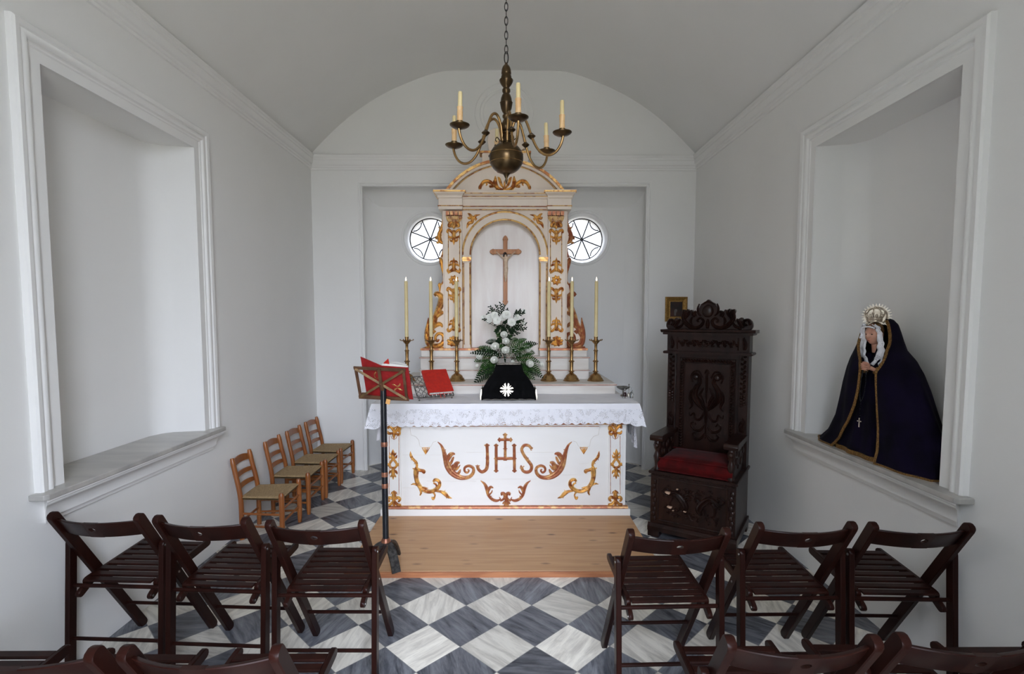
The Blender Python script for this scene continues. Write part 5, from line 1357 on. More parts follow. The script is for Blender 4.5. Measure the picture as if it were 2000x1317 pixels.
# central relief: two facing winged beasts round a torch, scrolling foliage below
c0 = LW/2; m = MB(); S = [[(c0, 1.15, 0.014), (c0, 1.10, 0.02), (c0, 1.0, 0.016), (c0, 0.92, 0.006)], [(c0-0.016, 1.14, 0.01), (c0, 1.165, 0.018), (c0+0.016, 1.14, 0.01)], [(c0, 0.90, 0.02), (c0, 0.84, 0.026), (c0, 0.76, 0.014), (c0, 0.66, 0.01)]]
for s in (-1, 1):
    S += [[(c0+s*0.015, 0.87, 0.012), (c0+s*0.05, 0.91, 0.035), (c0+s*0.085, 0.97, 0.05), (c0+s*0.075, 1.03, 0.04), (c0+s*0.05, 1.075, 0.03), (c0+s*0.06, 1.12, 0.03), (c0+s*0.09, 1.135, 0.024), (c0+s*0.095, 1.105, 0.014)],
          [(c0+s*0.03, 1.11, 0.012), (c0+s*0.055, 1.155, 0.014), (c0+s*0.095, 1.15, 0.014), (c0+s*0.112, 1.115, 0.014), (c0+s*0.10, 1.075, 0.01)],
          [(c0+s*0.07, 1.02, 0.03), (c0+s*0.105, 1.0, 0.03), (c0+s*0.115, 0.95, 0.026), (c0+s*0.10, 0.90, 0.016), (c0+s*0.12, 0.87, 0.008)],
          [(c0+s*0.05, 0.98, 0.03), (c0+s*0.025, 0.93, 0.024), (c0+s*0.012, 0.885, 0.012)], [(c0+s*0.02, 1.04, 0.008), (c0+s*0.04, 1.0, 0.018), (c0+s*0.06, 0.96, 0.01)],
          [(c0+s*0.01, 0.86, 0.012), (c0+s*0.04, 0.80, 0.018), (c0+s*0.075, 0.80, 0.016), (c0+s*0.085, 0.84, 0.014), (c0+s*0.115, 0.82, 0.01), (c0+s*0.12, 0.845, 0.008)],
          [(c0+s*0.005, 0.77, 0.012), (c0+s*0.04, 0.715, 0.02), (c0+s*0.085, 0.72, 0.018), (c0+s*0.105, 0.755, 0.014), (c0+s*0.085, 0.775, 0.012), (c0+s*0.07, 0.755, 0.01)],
          [(c0+s*0.005, 0.70, 0.012), (c0+s*0.035, 0.655, 0.02), (c0+s*0.075, 0.655, 0.016), (c0+s*0.09, 0.685, 0.012), (c0+s*0.07, 0.695, 0.01)]]
relief(m, S, tmap(BD), k=0.55, hmax=0.028)
m.ball((c0-0.075, BD-0.01, 1.115), 0.02, 0.016, 0.022, 10, 7); m.ball((c0+0.075, BD-0.01, 1.115), 0.02, 0.016, 0.022, 10, 7)
tb('panel_carving', m)
# frieze, ledge and cornice
m = MB(); m.box(-0.004, LW+0.004, BD-0.03, LD, 1.30, 1.43)
tb('frieze', m, smooth=0, bevel=0.003)
m = MB(); m.box(-0.028, LW+0.028, BD-0.055, LD, 1.285, 1.305, b=0.006); m.box(-0.03, LW+0.03, BD-0.06, LD, 1.428, 1.445, b=0.004)
m.prism([(BD-0.075, 1.462), (BD-0.070, 1.450), (BD-0.05, 1.443), (LD, 1.443), (LD, 1.466), (BD-0.075, 1.466)], -0.045, LW+0.045, 'x')
tb('cornice', m, smooth=20)
m = MB(); rr = random.Random(9); S = []
for i in range(40):
    u = 0.085+0.40*i/40; a = i*2.4; L = 0.034
    S.append([(u, 1.365+0.012*sin(i*1.3), 0.008), (u+L*0.5*cos(a), 1.365+L*0.5*sin(a), 0.02), (u+L*0.8*cos(a+0.7), 1.365+L*0.8*sin(a+0.7), 0.004)])
for u in (0.03, LW-0.03): S += [[(u, 1.325, 0.02), (u+0.006, 1.36, 0.032), (u-0.004, 1.40, 0.02), (u, 1.415, 0.006)]]
for u in (0.07, LW-0.07): S += [[(u, 1.32, 0.012), (u, 1.41, 0.012)]]
relief(m, S, tmap(BD-0.03), k=0.55, hmax=0.02)
for i in range(9): m.ball((0.26+0.012*(i % 4), BD-0.036, 1.35+0.012*(i//3)), 0.008)
tb('frieze_carving', m)
# crest
pts = [(-0.005, 1.466), (-0.018, 1.49), (-0.012, 1.525), (0.012, 1.545), (0.04, 1.54), (0.055, 1.555), (0.075, 1.545), (0.10, 1.535), (0.105, 1.575), (0.098, 1.60), (0.108, 1.615), (0.125, 1.60), (0.135, 1.618), (0.152, 1.605), (0.165, 1.612), (0.178, 1.598), (0.195, 1.602), (0.21, 1.60), (0.222, 1.63), (0.238, 1.655), (0.262, 1.668), (0.2825, 1.685)]
pts = pts + [(LW-u, w) for u, w in reversed(pts[:-1])]
P = cr([(a, b) for a, b in pts], 3)
m = MB(); m.prism(P, BD-0.02, BD+0.035, 'y'); tb('crest', m, smooth=60, bevel=0.003)
m = MB(); S = []
for s in (-1, 1):
    q = lambda du: c0+s*du
    S += [[(q(0.17), 1.60, 0.02), (q(0.175), 1.55, 0.03), (q(0.14), 1.50, 0.034), (q(0.09), 1.478, 0.03), (q(0.045), 1.495, 0.024), (q(0.03), 1.53, 0.02), (q(0.055), 1.55, 0.016), (q(0.072), 1.53, 0.014), (q(0.058), 1.52, 0.01)],
          [(q(0.285), 1.50, 0.02), (q(0.275), 1.535, 0.022), (q(0.245), 1.53, 0.02), (q(0.25), 1.50, 0.016), (q(0.268), 1.505, 0.012)], [(q(0.24), 1.48, 0.02), (q(0.215), 1.52, 0.03), (q(0.195), 1.545, 0.01)], [(q(0.23), 1.475, 0.02), (q(0.19), 1.49, 0.02), (q(0.17), 1.52, 0.01)],
          [(q(0.16), 1.545, 0.02), (q(0.155), 1.58, 0.03), (q(0.165), 1.612, 0.008)], [(q(0.15), 1.56, 0.02), (q(0.135), 1.59, 0.024), (q(0.14), 1.612, 0.008)], [(q(0.165), 1.56, 0.02), (q(0.178), 1.585, 0.02), (q(0.178), 1.61, 0.006)],
          [(q(0.09), 1.56, 0.03), (q(0.10), 1.585, 0.03), (q(0.08), 1.60, 0.016)], [(q(0.062), 1.655, 0.008), (q(0.072), 1.62, 0.016), (q(0.066), 1.585, 0.016), (q(0.045), 1.565, 0.012)], [(q(0.11), 1.50, 0.01), (q(0.12), 1.53, 0.02), (q(0.11), 1.56, 0.01)]]
S += [[(c0, 1.475, 0.02), (c0, 1.51, 0.03), (c0, 1.545, 0.01)], [(c0-0.05, 1.645, 0.01), (c0, 1.67, 0.014), (c0+0.05, 1.645, 0.01)]]
relief(m, S, tmap(BD-0.02), k=0.6, hmax=0.024)
m.ball((c0, BD-0.022, 1.60), 0.040, 0.022, 0.045, 16, 10); m.ball((c0-0.01, BD-0.045, 1.612), 0.003)
tb('crest_carving', m)
# arms
for q in (0, 1):
    u0, u1 = (0.0, 0.075) if q == 0 else (LW-0.075, LW)
    m = MB(); m.prism([(-0.015, 0.69), (-0.022, 0.71), (-0.012, 0.728), (0.03, 0.730), (BD, 0.722), (BD, 0.690), (0.01, 0.685)], u0-0.008, u1+0.008, 'x'); a = tb('armrest', m, smooth=30, bevel=0.004)
    m = MB(); m.box(u0+0.02, u1-0.02, 0.03, BD, 0.475, 0.69)
    c = (u0+u1)/2
    for i in range(10): 
        for s_ in (u0+0.02, u1-0.02): m.ball((s_, 0.07+0.03*i, 0.60+0.05*sin(i*1.7)), 0.012, 0.02, 0.026, 8, 6)
    tb('side_panel', m)
    m = MB(); m.lathe([(0.022, 0.475), (0.026, 0.49), (0.016, 0.505), (0.020, 0.54), (0.027, 0.575), (0.018, 0.60), (0.015, 0.615), (0.024, 0.635), (0.028, 0.655), (0.022, 0.675), (0.020, 0.69)], 16, c=(c, 0.02, 0)); m.ball((c, -0.002, 0.655), 0.018, 0.016, 0.018, 10, 7)
    tb('arm_post', m, smooth=50)
# cushion: a soft box
def cush():
    m = MB(); nx, ny, nz = 12, 10, 4; x0, x1, y0, y1, z0, z1 = 0.045, LW-0.025, 0.0, BD-0.02, 0.478, 0.578
    def rb_(u, v, w):
        x, y, z = 2*u-1, 2*v-1, 2*w-1
        f = 0.92
        px_ = (x0+x1)/2+(x1-x0)/2*x; py_ = (y0+y1)/2+(y1-y0)/2*y
        top = z1+0.008*(1-x*x)*(1-y*y); zz = z0+(top-z0)*w
        e = max(abs(x), abs(y)); b = (abs(z)**3)*0.018*(e**8)
        px_ -= b*x; py_ -= b*y
        if z > 0: zz -= 0.016*(e**10)
        return (px_, py_, zz)
    m.grid(lambda u, v: rb_(u, v, 1), nx, ny); m.grid(lambda u, v: rb_(u, v, 0), nx, ny)
    m.grid(lambda u, w: rb_(u, 0, w), nx, nz); m.grid(lambda u, w: rb_(u, 1, w), nx, nz); m.grid(lambda v, w: rb_(0, v, w), ny, nz); m.grid(lambda v, w: rb_(1, v, w), ny, nz)
    return m
o = thing('seat_cushion', 'crimson velvet box cushion on the seat of the carved throne', 'cushion', (1.01, 3.62, 0.478), radians(-33))
b = build('velvet_pad', MB().add([(p[0], p[1], p[2]-0.478) for p in cush().v], cush().f), redvelvet, o, local=True, smooth=60)
m = MB(); P = [(0.050, 0.004), (LW-0.030, 0.004), (LW-0.030, BD-0.028), (0.050, BD-0.028)]
for z in (0.006, 0.092): m.tube([(x, y, z) for x, y in P], 0.004, 6, closed=True)
build('piping', m, redvelvet, o, local=True)

# ------------------------------------------------------------ framed picture
pf = thing('framed_picture', 'small dark painting in a gilt frame on the back wall above the throne', 'picture', (1.68, YB-0.02, 1.64))
m = MB(); x0, x1, z0, z1 = 1.571, 1.792, 1.515, 1.763
pr = [(0, -0.0), (0, 0.014), (0.012, 0.024), (0.022, 0.018), (0.040, 0.012), (0.048, 0.014), (0.052, 0.008), (0.052, 0)]
k = len(pr); vs = []
for cx_, cz_, sx, sz in ((x0, z0, 1, 1), (x1, z0, -1, 1), (x1, z1, -1, -1), (x0, z1, 1, -1)):
    for a, h in pr: vs.append((cx_+sx*a, YB-0.002-h, cz_+sz*a))
m.add(vs, [(i*k+j, i*k+(j+1) % k, ((i+1) % 4)*k+(j+1) % k, ((i+1) % 4)*k+j) for i in range(4) for j in range(k)])
build('frame', m, mat('old_gold_frame', (0.42, 0.24, 0.06), (0.26, 0.14, 0.035), 0.4, 0.6, scale=90, bump=0.3), pf, smooth=25)
cv = build('canvas', MB().box(x0+0.048, x1-0.048, YB-0.012, YB-0.004, z0+0.048, z1-0.048), mat('dark_painting', (0.012, 0.008, 0.006), (0.06, 0.016, 0.010), 0.35, scale=9, lo=0.4, hi=0.7), pf, smooth=0)
build('painted_figure', MB().prism([(1.662, 1.575), (1.680, 1.575), (1.679, 1.600), (1.692, 1.625), (1.686, 1.640), (1.668, 1.640), (1.660, 1.622)], YB-0.0128, YB-0.0121, 'y'), mat('pale_paint', (0.14, 0.13, 0.12), None, 0.5), cv, smooth=0)

# ------------------------------------------------------------ chandelier
HX, HY = -0.012, 2.80
def hz(c): return 2.394+(308-(80+0.2201*c))*0.00261
ch = thing('chandelier', 'six-armed brass chandelier with candle lights hanging on a chain before the altar', 'chandelier', (HX, HY, 2.27))
kk = 0.000607
prof = [(1275, 3), (1262, 6), (1240, 12), (1225, 9), (1205, 18), (1190, 26), (1182, 36)]
prof2 = []
for i in range(0, 25):
    a = -pi/2+pi*i/24
    if abs(sin(a)) < 0.985: prof2.append((1043-142*sin(a), 148*cos(a)))
build('globe', MB().lathe([(r*kk, hz(c)) for c, r in prof+prof2], 40, c=(HX, HY, 0)), darkbrass, ch, smooth=50)
m = MB()
for c in (1085, 1010): 
    R = 148*kk*sqrt(1-((1043-c)/142)**2)+0.0005; m.tube([(HX+R*cos(t*pi/24), HY+R*sin(t*pi/24), hz(c)) for t in range(48)], 0.0016, 6, closed=True)
build('globe_ring', m, brass, ch)
prof = [(905, 55), (890, 48), (870, 40), (855, 30), (830, 30), (822, 42), (812, 44), (806, 36), (795, 50), (770, 58), (740, 50), (720, 36), (700, 25), (690, 24), (676, 34), (662, 34), (650, 24), (640, 26), (630, 34), (600, 46), (566, 52), (552, 53), (548, 56), (543, 50), (510, 46), (480, 36), (470, 26), (463, 28), (450, 35), (432, 35), (420, 26), (408, 28), (395, 40), (370, 54), (352, 60), (346, 58), (340, 46), (318, 44), (300, 38), (294, 42), (285, 42), (260, 40), (240, 34), (225, 26), (212, 14), (200, 12), (196, 8)]
build('turned_stem', MB().lathe([(r*kk, hz(c)) for c, r in prof], 28, c=(HX, HY, 0)), darkbrass, ch, smooth=40)
m = MB()
for k in range(6):   # little curled hooks round the hub
    a = radians(12-90+60*k+30); d = Vector((cos(a), sin(a), 0)); c0v = Vector((HX, HY, 0))
    P = [(0.018, 2.455), (0.035, 2.447), (0.05, 2.43), (0.062, 2.44), (0.06, 2.455), (0.052, 2.452)]
    m.tube([c0v+d*r+Vector((0, 0, z)) for r, z in cr(P, 4)], 0.0028, 6)
    P = [(0.018, 2.465), (0.035, 2.48), (0.05, 2.495), (0.058, 2.48), (0.05, 2.472)]
    m.tube([c0v+d*r+Vector((0, 0, z)) for r, z in cr(P, 4)], 0.0028, 6)
build('curled_hook', m, darkbrass, ch)
CR, CZ = 0.300, 2.481
arm0 = None
AP = [(0.018, -0.075), (0.030, 0.030), (0.042, 0.085), (0.066, 0.118), (0.094, 0.110), (0.116, 0.070), (0.134, 0.020), (0.150, -0.020), (0.172, -0.060), (0.205, -0.090), (0.240, -0.096), (0.272, -0.080), (0.294, -0.048), (0.304, -0.014), (0.305, 0.0)]
for k in range(6):
    a = radians(11-90+60*k)
    T = Matrix.Translation((HX, HY, CZ)) @ Matrix.Rotation(a, 4, 'Z')
    m = MB(); m.M = T
    m.tube([(r, 0, z) for r, z in cr(AP, 4)], 0.0068, 10)
    arm = build('arm', m, brass, ch, smooth=50)
    m = MB(); m.M = T @ Matrix.Translation((0.138, 0, 0.008))
    m.lathe([(0.005, -0.016), (0.007, -0.014), (0.021, -0.001), (0.021, 0.001), (0.007, 0.014), (0.005, 0.016)], 20); build('knop', m, darkbrass, arm, smooth=30)
    m = MB(); m.M = T @ Matrix.Translation((CR, 0, 0))
    m.lathe([(0.006, -0.012), (0.014, -0.008), (0.030, -0.005), (0.043, 0.002), (0.049, 0.008), (0.049, 0.010), (0.040, 0.005), (0.016, 0.001), (0.016, 0.004), (0.012, 0.010), (0.016, 0.016), (0.0175, 0.026), (0.013, 0.027)], 28); build('drip_pan', m, darkbrass, arm, smooth=45)
    m = MB(); m.M = T @ Matrix.Translation((CR, 0, 0)) @ Matrix.Rotation(0.04*sin(k*2.2), 4, 'X')
    rn = random.Random(k)
    m.lathe([(0.0135+rn.uniform(-0.0006, 0.0012), 0.026+0.0085*i) for i in range(8)]+[(0.0155, 0.090), (0.0145, 0.094), (0.010, 0.0935)], 16); sl = build('candle_sleeve', m, waxsleeve, arm, smooth=50)
    m = MB(); m.M = T @ Matrix.Translation((CR, 0, 0)) @ Matrix.Rotation(0.04*sin(k*2.2), 4, 'X')
    m.lathe([(0.0105, 0.09), (0.0108, 0.12), (0.0102, 0.160), (0.0085, 0.164), (0.001, 0.164)], 14); build('candle_tube', m, wax, arm, smooth=50)
m = MB(); zt_ = hz(198)
m.tube([(HX+0.010*cos(t), HY, zt_+0.026+0.030*sin(t)) for t in [2*pi*i/16 for i in range(16)]], 0.0032, 6, closed=True)
build('top_ring', m, iron, ch)
m = MB(); z = zt_+0.046; i = 0; ztop_ = vz(HX)-0.02
while z < ztop_:
    L_ = 0.044; d = Vector((1, 0, 0)) if i % 2 == 0 else Vector((0, 1, 0))
    m.tube([Vector((HX, HY, z+L_/2))+d*(0.0085*cos(t))+Vector((0, 0, (L_/2)*sin(t))) for t in [2*pi*q/14 for q in range(14)]], 0.0023, 6, closed=True)
    z += L_-0.0085; i += 1
build('chain', m, iron, ch)
build('ceiling_hook', MB().lathe([(0.03, ztop_+0.012), (0.028, ztop_+0.002), (0.006, ztop_-0.004), (0.005, ztop_-0.014)], 16, c=(HX, HY, 0)), iron, ch)
# ------------------------------------------------------------ folding chairs (origin on the floor under the top of the back, facing +y)
def make_folding():
    t = thing('folding_chair', 'x', 'chair', group='dark folding chairs')
    W = dict(local=True, smooth=35)
    def bar(p, q, w, h, up):
        m = MB(); p = Vector(p); q = Vector(q); d = (q-p).normalized()
        n = 9; L = (q-p).length; pts = []; rs = []
        ends = [0, 0.004, 0.010, 0.020]
        for e_, k in zip(ends, (0.35, 0.72, 0.92, 1.0)): pts.append(p+d*e_); rs.append(k)
        for e_, k in zip(reversed(ends), (1.0, 0.92, 0.72, 0.35)): pts.append(q-d*e_); rs.append(k)
        # rounded ends narrow only in the height direction
        vs = []; u = Vector(up); u = (u-d*u.dot(d)).normalized(); s = d.cross(u); c = 0.003
        for pt, k in zip(pts, rs):
            hx, hy = w/2, h/2*k
            for a, b in ((-hx+c, -hy), (hx-c, -hy), (hx, -hy+c*k), (hx, hy-c*k), (hx-c, hy), (-hx+c, hy), (-hx, hy-c*k), (-hx, -hy+c*k)):
                vs.append(pt+s*a+u*b)
        fs = [(i*8+j, i*8+(j+1) % 8, (i+1)*8+(j+1) % 8, (i+1)*8+j) for i in range(len(pts)-1) for j in range(8)]
        fs += [tuple(range(8)), tuple((len(pts)-1)*8+j for j in range(7, -1, -1))]
        return m.add(vs, fs)
    for s in (-1, 1):
        build('back_leg_rail', bar((s*0.183, -0.004, 0.748), (s*0.183, 0.455, 0.0), 0.024, 0.044, (0, 1, 1)), brownwood, t, **W)
        build('rear_leg', bar((s*0.207, 0.105, 0.600), (s*0.207, 0.062, 0.0), 0.022, 0.040, (0, 1, 0)), brownwood, t, **W)
        sr = bar((s*0.159, 0.105, 0.402), (s*0.159, 0.478, 0.428), 0.018, 0.036, (0, 0, 1))
        e_ = bar((s*0.159, 0.150, 0.404), (s*0.159, 0.068, 0.358), 0.0185, 0.034, (0, 0, 1)); sr.add(e_.v, e_.f)
        build('seat_rail', sr, brownwood, t, **W)
        m = MB()
        for y, z, x in ((0.098, 0.580, 0.219), (0.080, 0.364, 0.168), (0.205, 0.408, 0.196)):
            m.lathe([(0.0055, -0.001), (0.005, 0.0015), (0.0, 0.002)], 10, M=Matrix.Translation((s*x, y, z)) @ Matrix.Rotation(s*pi/2, 4, 'Y'))
        build('bolt', m, pewter, t, **W)
    # bowed back board with an oval hole
    m = MB(); N = 24; hz0, hz1 = 0.648, 0.722; vs = []; tk = 0.008
    def bp(x, z, o):
        bow = 0.042*(1-(x/0.173)**2); y = (0.748-z)*0.61 - 0.004 - bow + o
        return Vector((x, y, z))
    cx_, cz_, ra, rb_ = 0.0, 0.688, 0.014, 0.010
    NB = 32
    def outer_pt(a):
        dx, dz = cos(a), sin(a)
        return (max(-0.03, min(0.03, 0.05*dx*1.0/max(abs(dx), abs(dz)))), cz_ + (hz1-cz_ if dz > 0 else cz_-hz0)*dz/max(abs(dx), abs(dz)))
    for o in (-tk, tk):
        inn = [bp(ra*cos(2*pi*k/NB), cz_+rb_*sin(2*pi*k/NB), o) for k in range(NB)]
        out = [bp(*outer_pt(2*pi*k/NB), o) for k in range(NB)]
        m.add(inn+out, [(k, (k+1) % NB, NB+(k+1) % NB, NB+k) for k in range(NB)])
    m.add([bp(ra*cos(2*pi*k/NB), cz_+rb_*sin(2*pi*k/NB), o) for o in (-tk, tk) for k in range(NB)], [(k, (k+1) % NB, NB+(k+1) % NB, NB+k) for k in range(NB)])
    for xa, xb in ((-0.175, -0.03), (0.03, 0.175)):
        G = lambda i, z, o: bp(xa+(xb-xa)*i/10, z, o)
        pr = [(hz0, -tk+0.002), (hz0+0.003, -tk), (hz1-0.003, -tk), (hz1, -tk+0.003), (hz1, tk-0.003), (hz1-0.003, tk), (hz0+0.003, tk), (hz0, tk-0.002)]
        m.add([G(i, z, o) for i in range(11) for z, o in pr], [(i*8+j, i*8+(j+1) % 8, (i+1)*8+(j+1) % 8, (i+1)*8+j) for i in range(10) for j in range(8)])
    for z in (hz0, hz1):
        m.add([bp(x, z, o) for o in (-tk, tk) for x in [-0.03+0.06*i/8 for i in range(9)]], [(i, i+1, 9+i+1, 9+i) for i in range(8)])
    build('back_board', m, brownwood, t, local=True, smooth=40)
    for i in range(8):
        y = 0.105+i*0.0455; z = 0.418+0.065*(y-0.105)
        m = MB(); m.prism([(y-0.016, z-0.006), (y+0.016, z-0.004), (y+0.0165, z+0.001), (y+0.013, z+0.0045), (y-0.013, z+0.0025), (y-0.0165, z-0.001)], -0.151, 0.151, 'x')
        build('seat_slat', m, brownwood, t, local=True, smooth=0)
    for y, z, w, r_ in ((0.093, 0.394, 0.2, 0.0085), (0.076, 0.165, 0.2, 0.008), (0.345, 0.175, 0.175, 0.008)):
        build('cross_rod', MB().tube([(-w, y, z), (w, y, z)], r_, 10), brownwood, t, local=True)
    return t
FC = [  # x, y, turn, label
 (-1.695, 2.09, -3.0, 'dark brown folding chair in the front row, beside the left wall under its ledge'),
 (-1.240, 2.05, -3.5, 'dark brown folding chair in the middle of the left front row'),
 (-0.765, 2.01, -0.5, 'dark brown folding chair in the front row left of the aisle, near the music stand'),
 (0.645, 1.915, 1.5, 'dark brown folding chair in the front row right of the aisle, by the platform corner'),
 (1.165, 1.975, 0.5, 'dark brown folding chair in the middle of the right front row, below the throne'),
 (1.610, 1.965, -2.0, 'dark brown folding chair in the front row beside the right wall, below the robed statue'),
 (-1.66, 1.235, 0.0, 'second-row folding chair against the left wall, only its seat end showing'),
 (-1.190, 1.215, -1.0, 'second-row folding chair between the left wall chair and the left aisle chair'),
 (-0.749, 1.215, 0.0, 'second-row folding chair left of the aisle, its bowed back board at the bottom edge'),
 (0.737, 1.245, 0.0, 'second-row folding chair right of the aisle, its back board with an oval hole'),
 (1.178, 1.25, -1.0, 'second-row folding chair at lower right, very dark, outside the aisle chair'),
 (1.622, 1.235, 0.0, 'second-row folding chair against the right wall, only its seat end showing'),
]
fc0 = make_folding()
for i, (x, y, a, lab) in enumerate(FC): place(fc0, i == 0, (x, y, 0), radians(a), lab)

# ------------------------------------------------------------ low rush-seated ladder-back chairs (origin at middle of the back on the floor, facing +x)
def make_rush():
    t = thing('rush_chair', 'x', 'chair', group='rush-seated chairs along the left wall')
    K = dict(local=True, smooth=45)
    for s in (-1, 1):
        P = [(0.0, s*0.135, 0), (0.0, s*0.135, 0.25), (-0.012, s*0.133, 0.36), (-0.035, s*0.130, 0.47), (-0.055, s*0.128, 0.575)]
        build('back_post', MB().tube(cr(P, 4), [0.0165]*14+[0.0175, 0.017, 0.012], 10), honey, t, **K)
        build('front_leg', MB().tube(cr([(0.29, s*0.165, 0), (0.291, s*0.165, 0.12), (0.29, s*0.163, 0.27), (0.288, s*0.162, 0.335)], 4), [0.0135, 0.016, 0.017, 0.018, 0.018, 0.018, 0.0185, 0.0185, 0.019, 0.019, 0.0185, 0.018, 0.011], 10), honey, t, **K)
    for z0, h, arch in ((0.505, 0.038, 0.024), (0.425, 0.026, 0.010), (0.345, 0.026, 0.010)):
        m = MB(); N = 14; lean = -0.012-0.043*(z0-0.36)/0.215-0.006
        vs = []
        for i in range(N+1):
            y = -0.128+0.256*i/N; c = 1-(2*i/N-1)**2
            for (dz, dx) in ((0, 0.005), (h+arch*c-0.000, 0.004-0.008), (h+arch*c, -0.005-0.006), (0, -0.005)):
                vs.append((lean-0.012*c+dx, y, z0+dz+(arch*0.5*c if dz == 0 else 0)))
        m.add(vs, [(i*4+j, i*4+(j+1) % 4, (i+1)*4+(j+1) % 4, (i+1)*4+j) for i in range(N) for j in range(4)]+[(0, 1, 2, 3), (N*4+3, N*4+2, N*4+1, N*4)])
        build('ladder_rail', m, honey, t, **K)
    # rush seat: trapezoid with four woven triangles
    m = MB()
    def sp(u, v, top):
        x = -0.008+0.306*u; hw = 0.142+0.026*u; y = -hw+2*hw*v
        e = min(u, 1-u, v, 1-v)*2
        r_ = min(1, e*7); z = 0.298+0.010*r_ - 0.010*min(1, e*1.2)
        groove = 0.002*sin(95*(u if abs(u-0.5) > abs(v-0.5) else v))
        if not top: z = 0.288-0.010*r_
        return (x, y, z+groove)
    m.grid(lambda u, v: sp(u, v, True), 30, 30); m.grid(lambda u, v: sp(u, v, False), 30, 30)
    build('rush_seat', m, rush, t, local=True, smooth=60)
    for s in (-1, 1):
        for z in (0.095, 0.185): build('side_stretcher', MB().tube([(0.0, s*0.137, z), (0.29, s*0.163, z-0.005)], 0.0085, 8), honey, t, **K)
    for z in (0.125, 0.215): build('front_stretcher', MB().tube([(0.29, -0.162, z), (0.29, 0.162, z)], 0.0085, 8), honey, t, **K)
    build('rear_stretcher', MB().tube([(0, -0.134, 0.13), (0, 0.134, 0.13)], 0.0085, 8), honey, t, **K)
    return t
RC = [(-1.876, 3.70, 2, 'honey-coloured rush-seated chair by the left wall, nearest the folding chairs'),
      (-1.876, 4.19, 1, 'honey-coloured rush-seated chair by the left wall, second from the folding chairs'),
      (-1.866, 4.58, -1, 'honey-coloured rush-seated chair by the left wall, second from the back corner'),
      (-1.856, 4.975, -2, 'honey-coloured rush-seated chair in the corner of left and back walls')]
rc0 = make_rush()
for i, (x, y, a, lab) in enumerate(RC): place(rc0, i == 0, (x, y, 0), radians(a), lab)
# ------------------------------------------------------------ robed statue on the right ledge
ZB = 0.834
stt = thing('robed_statue', 'statue of a veiled woman in a dark gold-edged mantle and silver crown, right niche', 'statue', (1.93, 2.64, ZB))
FA = radians(197)
rowsM = [  # z, xc, yc, ax, ay, opening from..to (deg)
 (0.834, 1.925, 2.64, 0.140, 0.475, 150, 198), (0.850, 1.926, 2.64, 0.136, 0.450, 151, 198), (0.90, 1.930, 2.63, 0.132, 0.400, 156, 199), (1.00, 1.935, 2.63, 0.128, 0.345, 164, 200),
    (1.10, 1.938, 2.645, 0.126, 0.300, 171, 202), (1.20, 1.942, 2.662, 0.122, 0.262, 177, 204), (1.28, 1.944, 2.675, 0.118, 0.222, 180, 207), (1.335, 1.944, 2.685, 0.110, 0.185, 178, 222),
    (1.385, 1.944, 2.702, 0.098, 0.134, 168, 240), (1.43, 1.945, 2.703, 0.090, 0.108, 155, 253), (1.475, 1.945, 2.703, 0.082, 0.088, 150, 258), (1.515, 1.946, 2.703, 0.070, 0.070, 150, 258), (1.54, 1.948, 2.703, 0.048, 0.046, 150, 258), (1.553, 1.95, 2.703, 0.012, 0.012, 150, 258)]
def rowat(t, rows):
    f = t*(len(rows)-1); i = min(len(rows)-2, int(f)); q = f-i
    return tuple(a+(b-a)*q for a, b in zip(rows[i], rows[i+1]))
def mant(u, t, k=1.0, lift=0.0):
    z, xc, yc, ax, ay, a0, a1 = rowat(t, rowsM)
    a = radians(a1 + (360-(a1-a0))*u)
    low = max(0.0, 1-(z-ZB)/0.62); fold = 1+(0.045*sin(a*13+z*3)+0.03*sin(a*7+1+z*5))*low**0.7*1.0
    e = 0.0
    x = xc+ax*k*fold*cos(a); y = yc+ay*k*(1+(fold-1)*0.5)*sin(a)
    y = max(y, 2.225)                       # the cloth lies against the rounded back of the niche
    c_ = max(0.0, 2.338-y, y-3.027)
    x = min(x, 2.09-(0.13-sqrt(max(0.0, 0.13**2-min(c_, 0.13)**2))))
    return Vector((x, y, z+lift))
build('mantle', MB().grid(lambda u, v: mant(u, v), 150, 60), purple, stt, smooth=80, solid=0.004)
# gold braid along both front edges, the hood and the hem
m = MB()
for uu in (0.0, 1.0):
    pts = [mant(uu, t/60) for t in range(0, 56)]
    m.tube(pts, 1, sq=(0.013, 0.006), up=(-0.94, -0.33, 0))
pts = [mant(u/120, 0.006, 1.012) for u in range(121)]
m.tube(pts, 1, sq=(0.006, 0.014), up=(0, 0, 1))
build('gold_braid', m, goldtrim, stt, smooth=40)
# gown
def gown(u, t):
    z = ZB+(1.40-ZB)*t; f = (z-ZB)/0.72
    r = rowat(min(1, (len(rowsM)-1 and 0) or 0), rowsM)
    ax = 0.150*(1-t)+0.06*t; ay = 0.30*(1-t)**1.5+0.075
    a = 2*pi*u; fold = 1+0.05*sin(a*15+t*2)*(1-t)
    w = 1.0
    if t > 0.72: ax *= 1-(t-0.72)*1.2; ay *= 1-(t-0.72)*1.6
    return Vector((1.945+ax*fold*cos(a)*0.88, 2.67+ay*0.86*fold*sin(a), z))
build('gown', MB().grid(gown, 120, 40, closed_u=True), purple, stt, smooth=80)
pts = [gown(u/120, 0.012)+Vector((-0.004, 0, 0)) for u in range(30, 91)]
build('gown_hem', MB().tube(pts, 1, sq=(0.006, 0.03), up=(0, 0, 1)), goldtrim, stt, smooth=40)
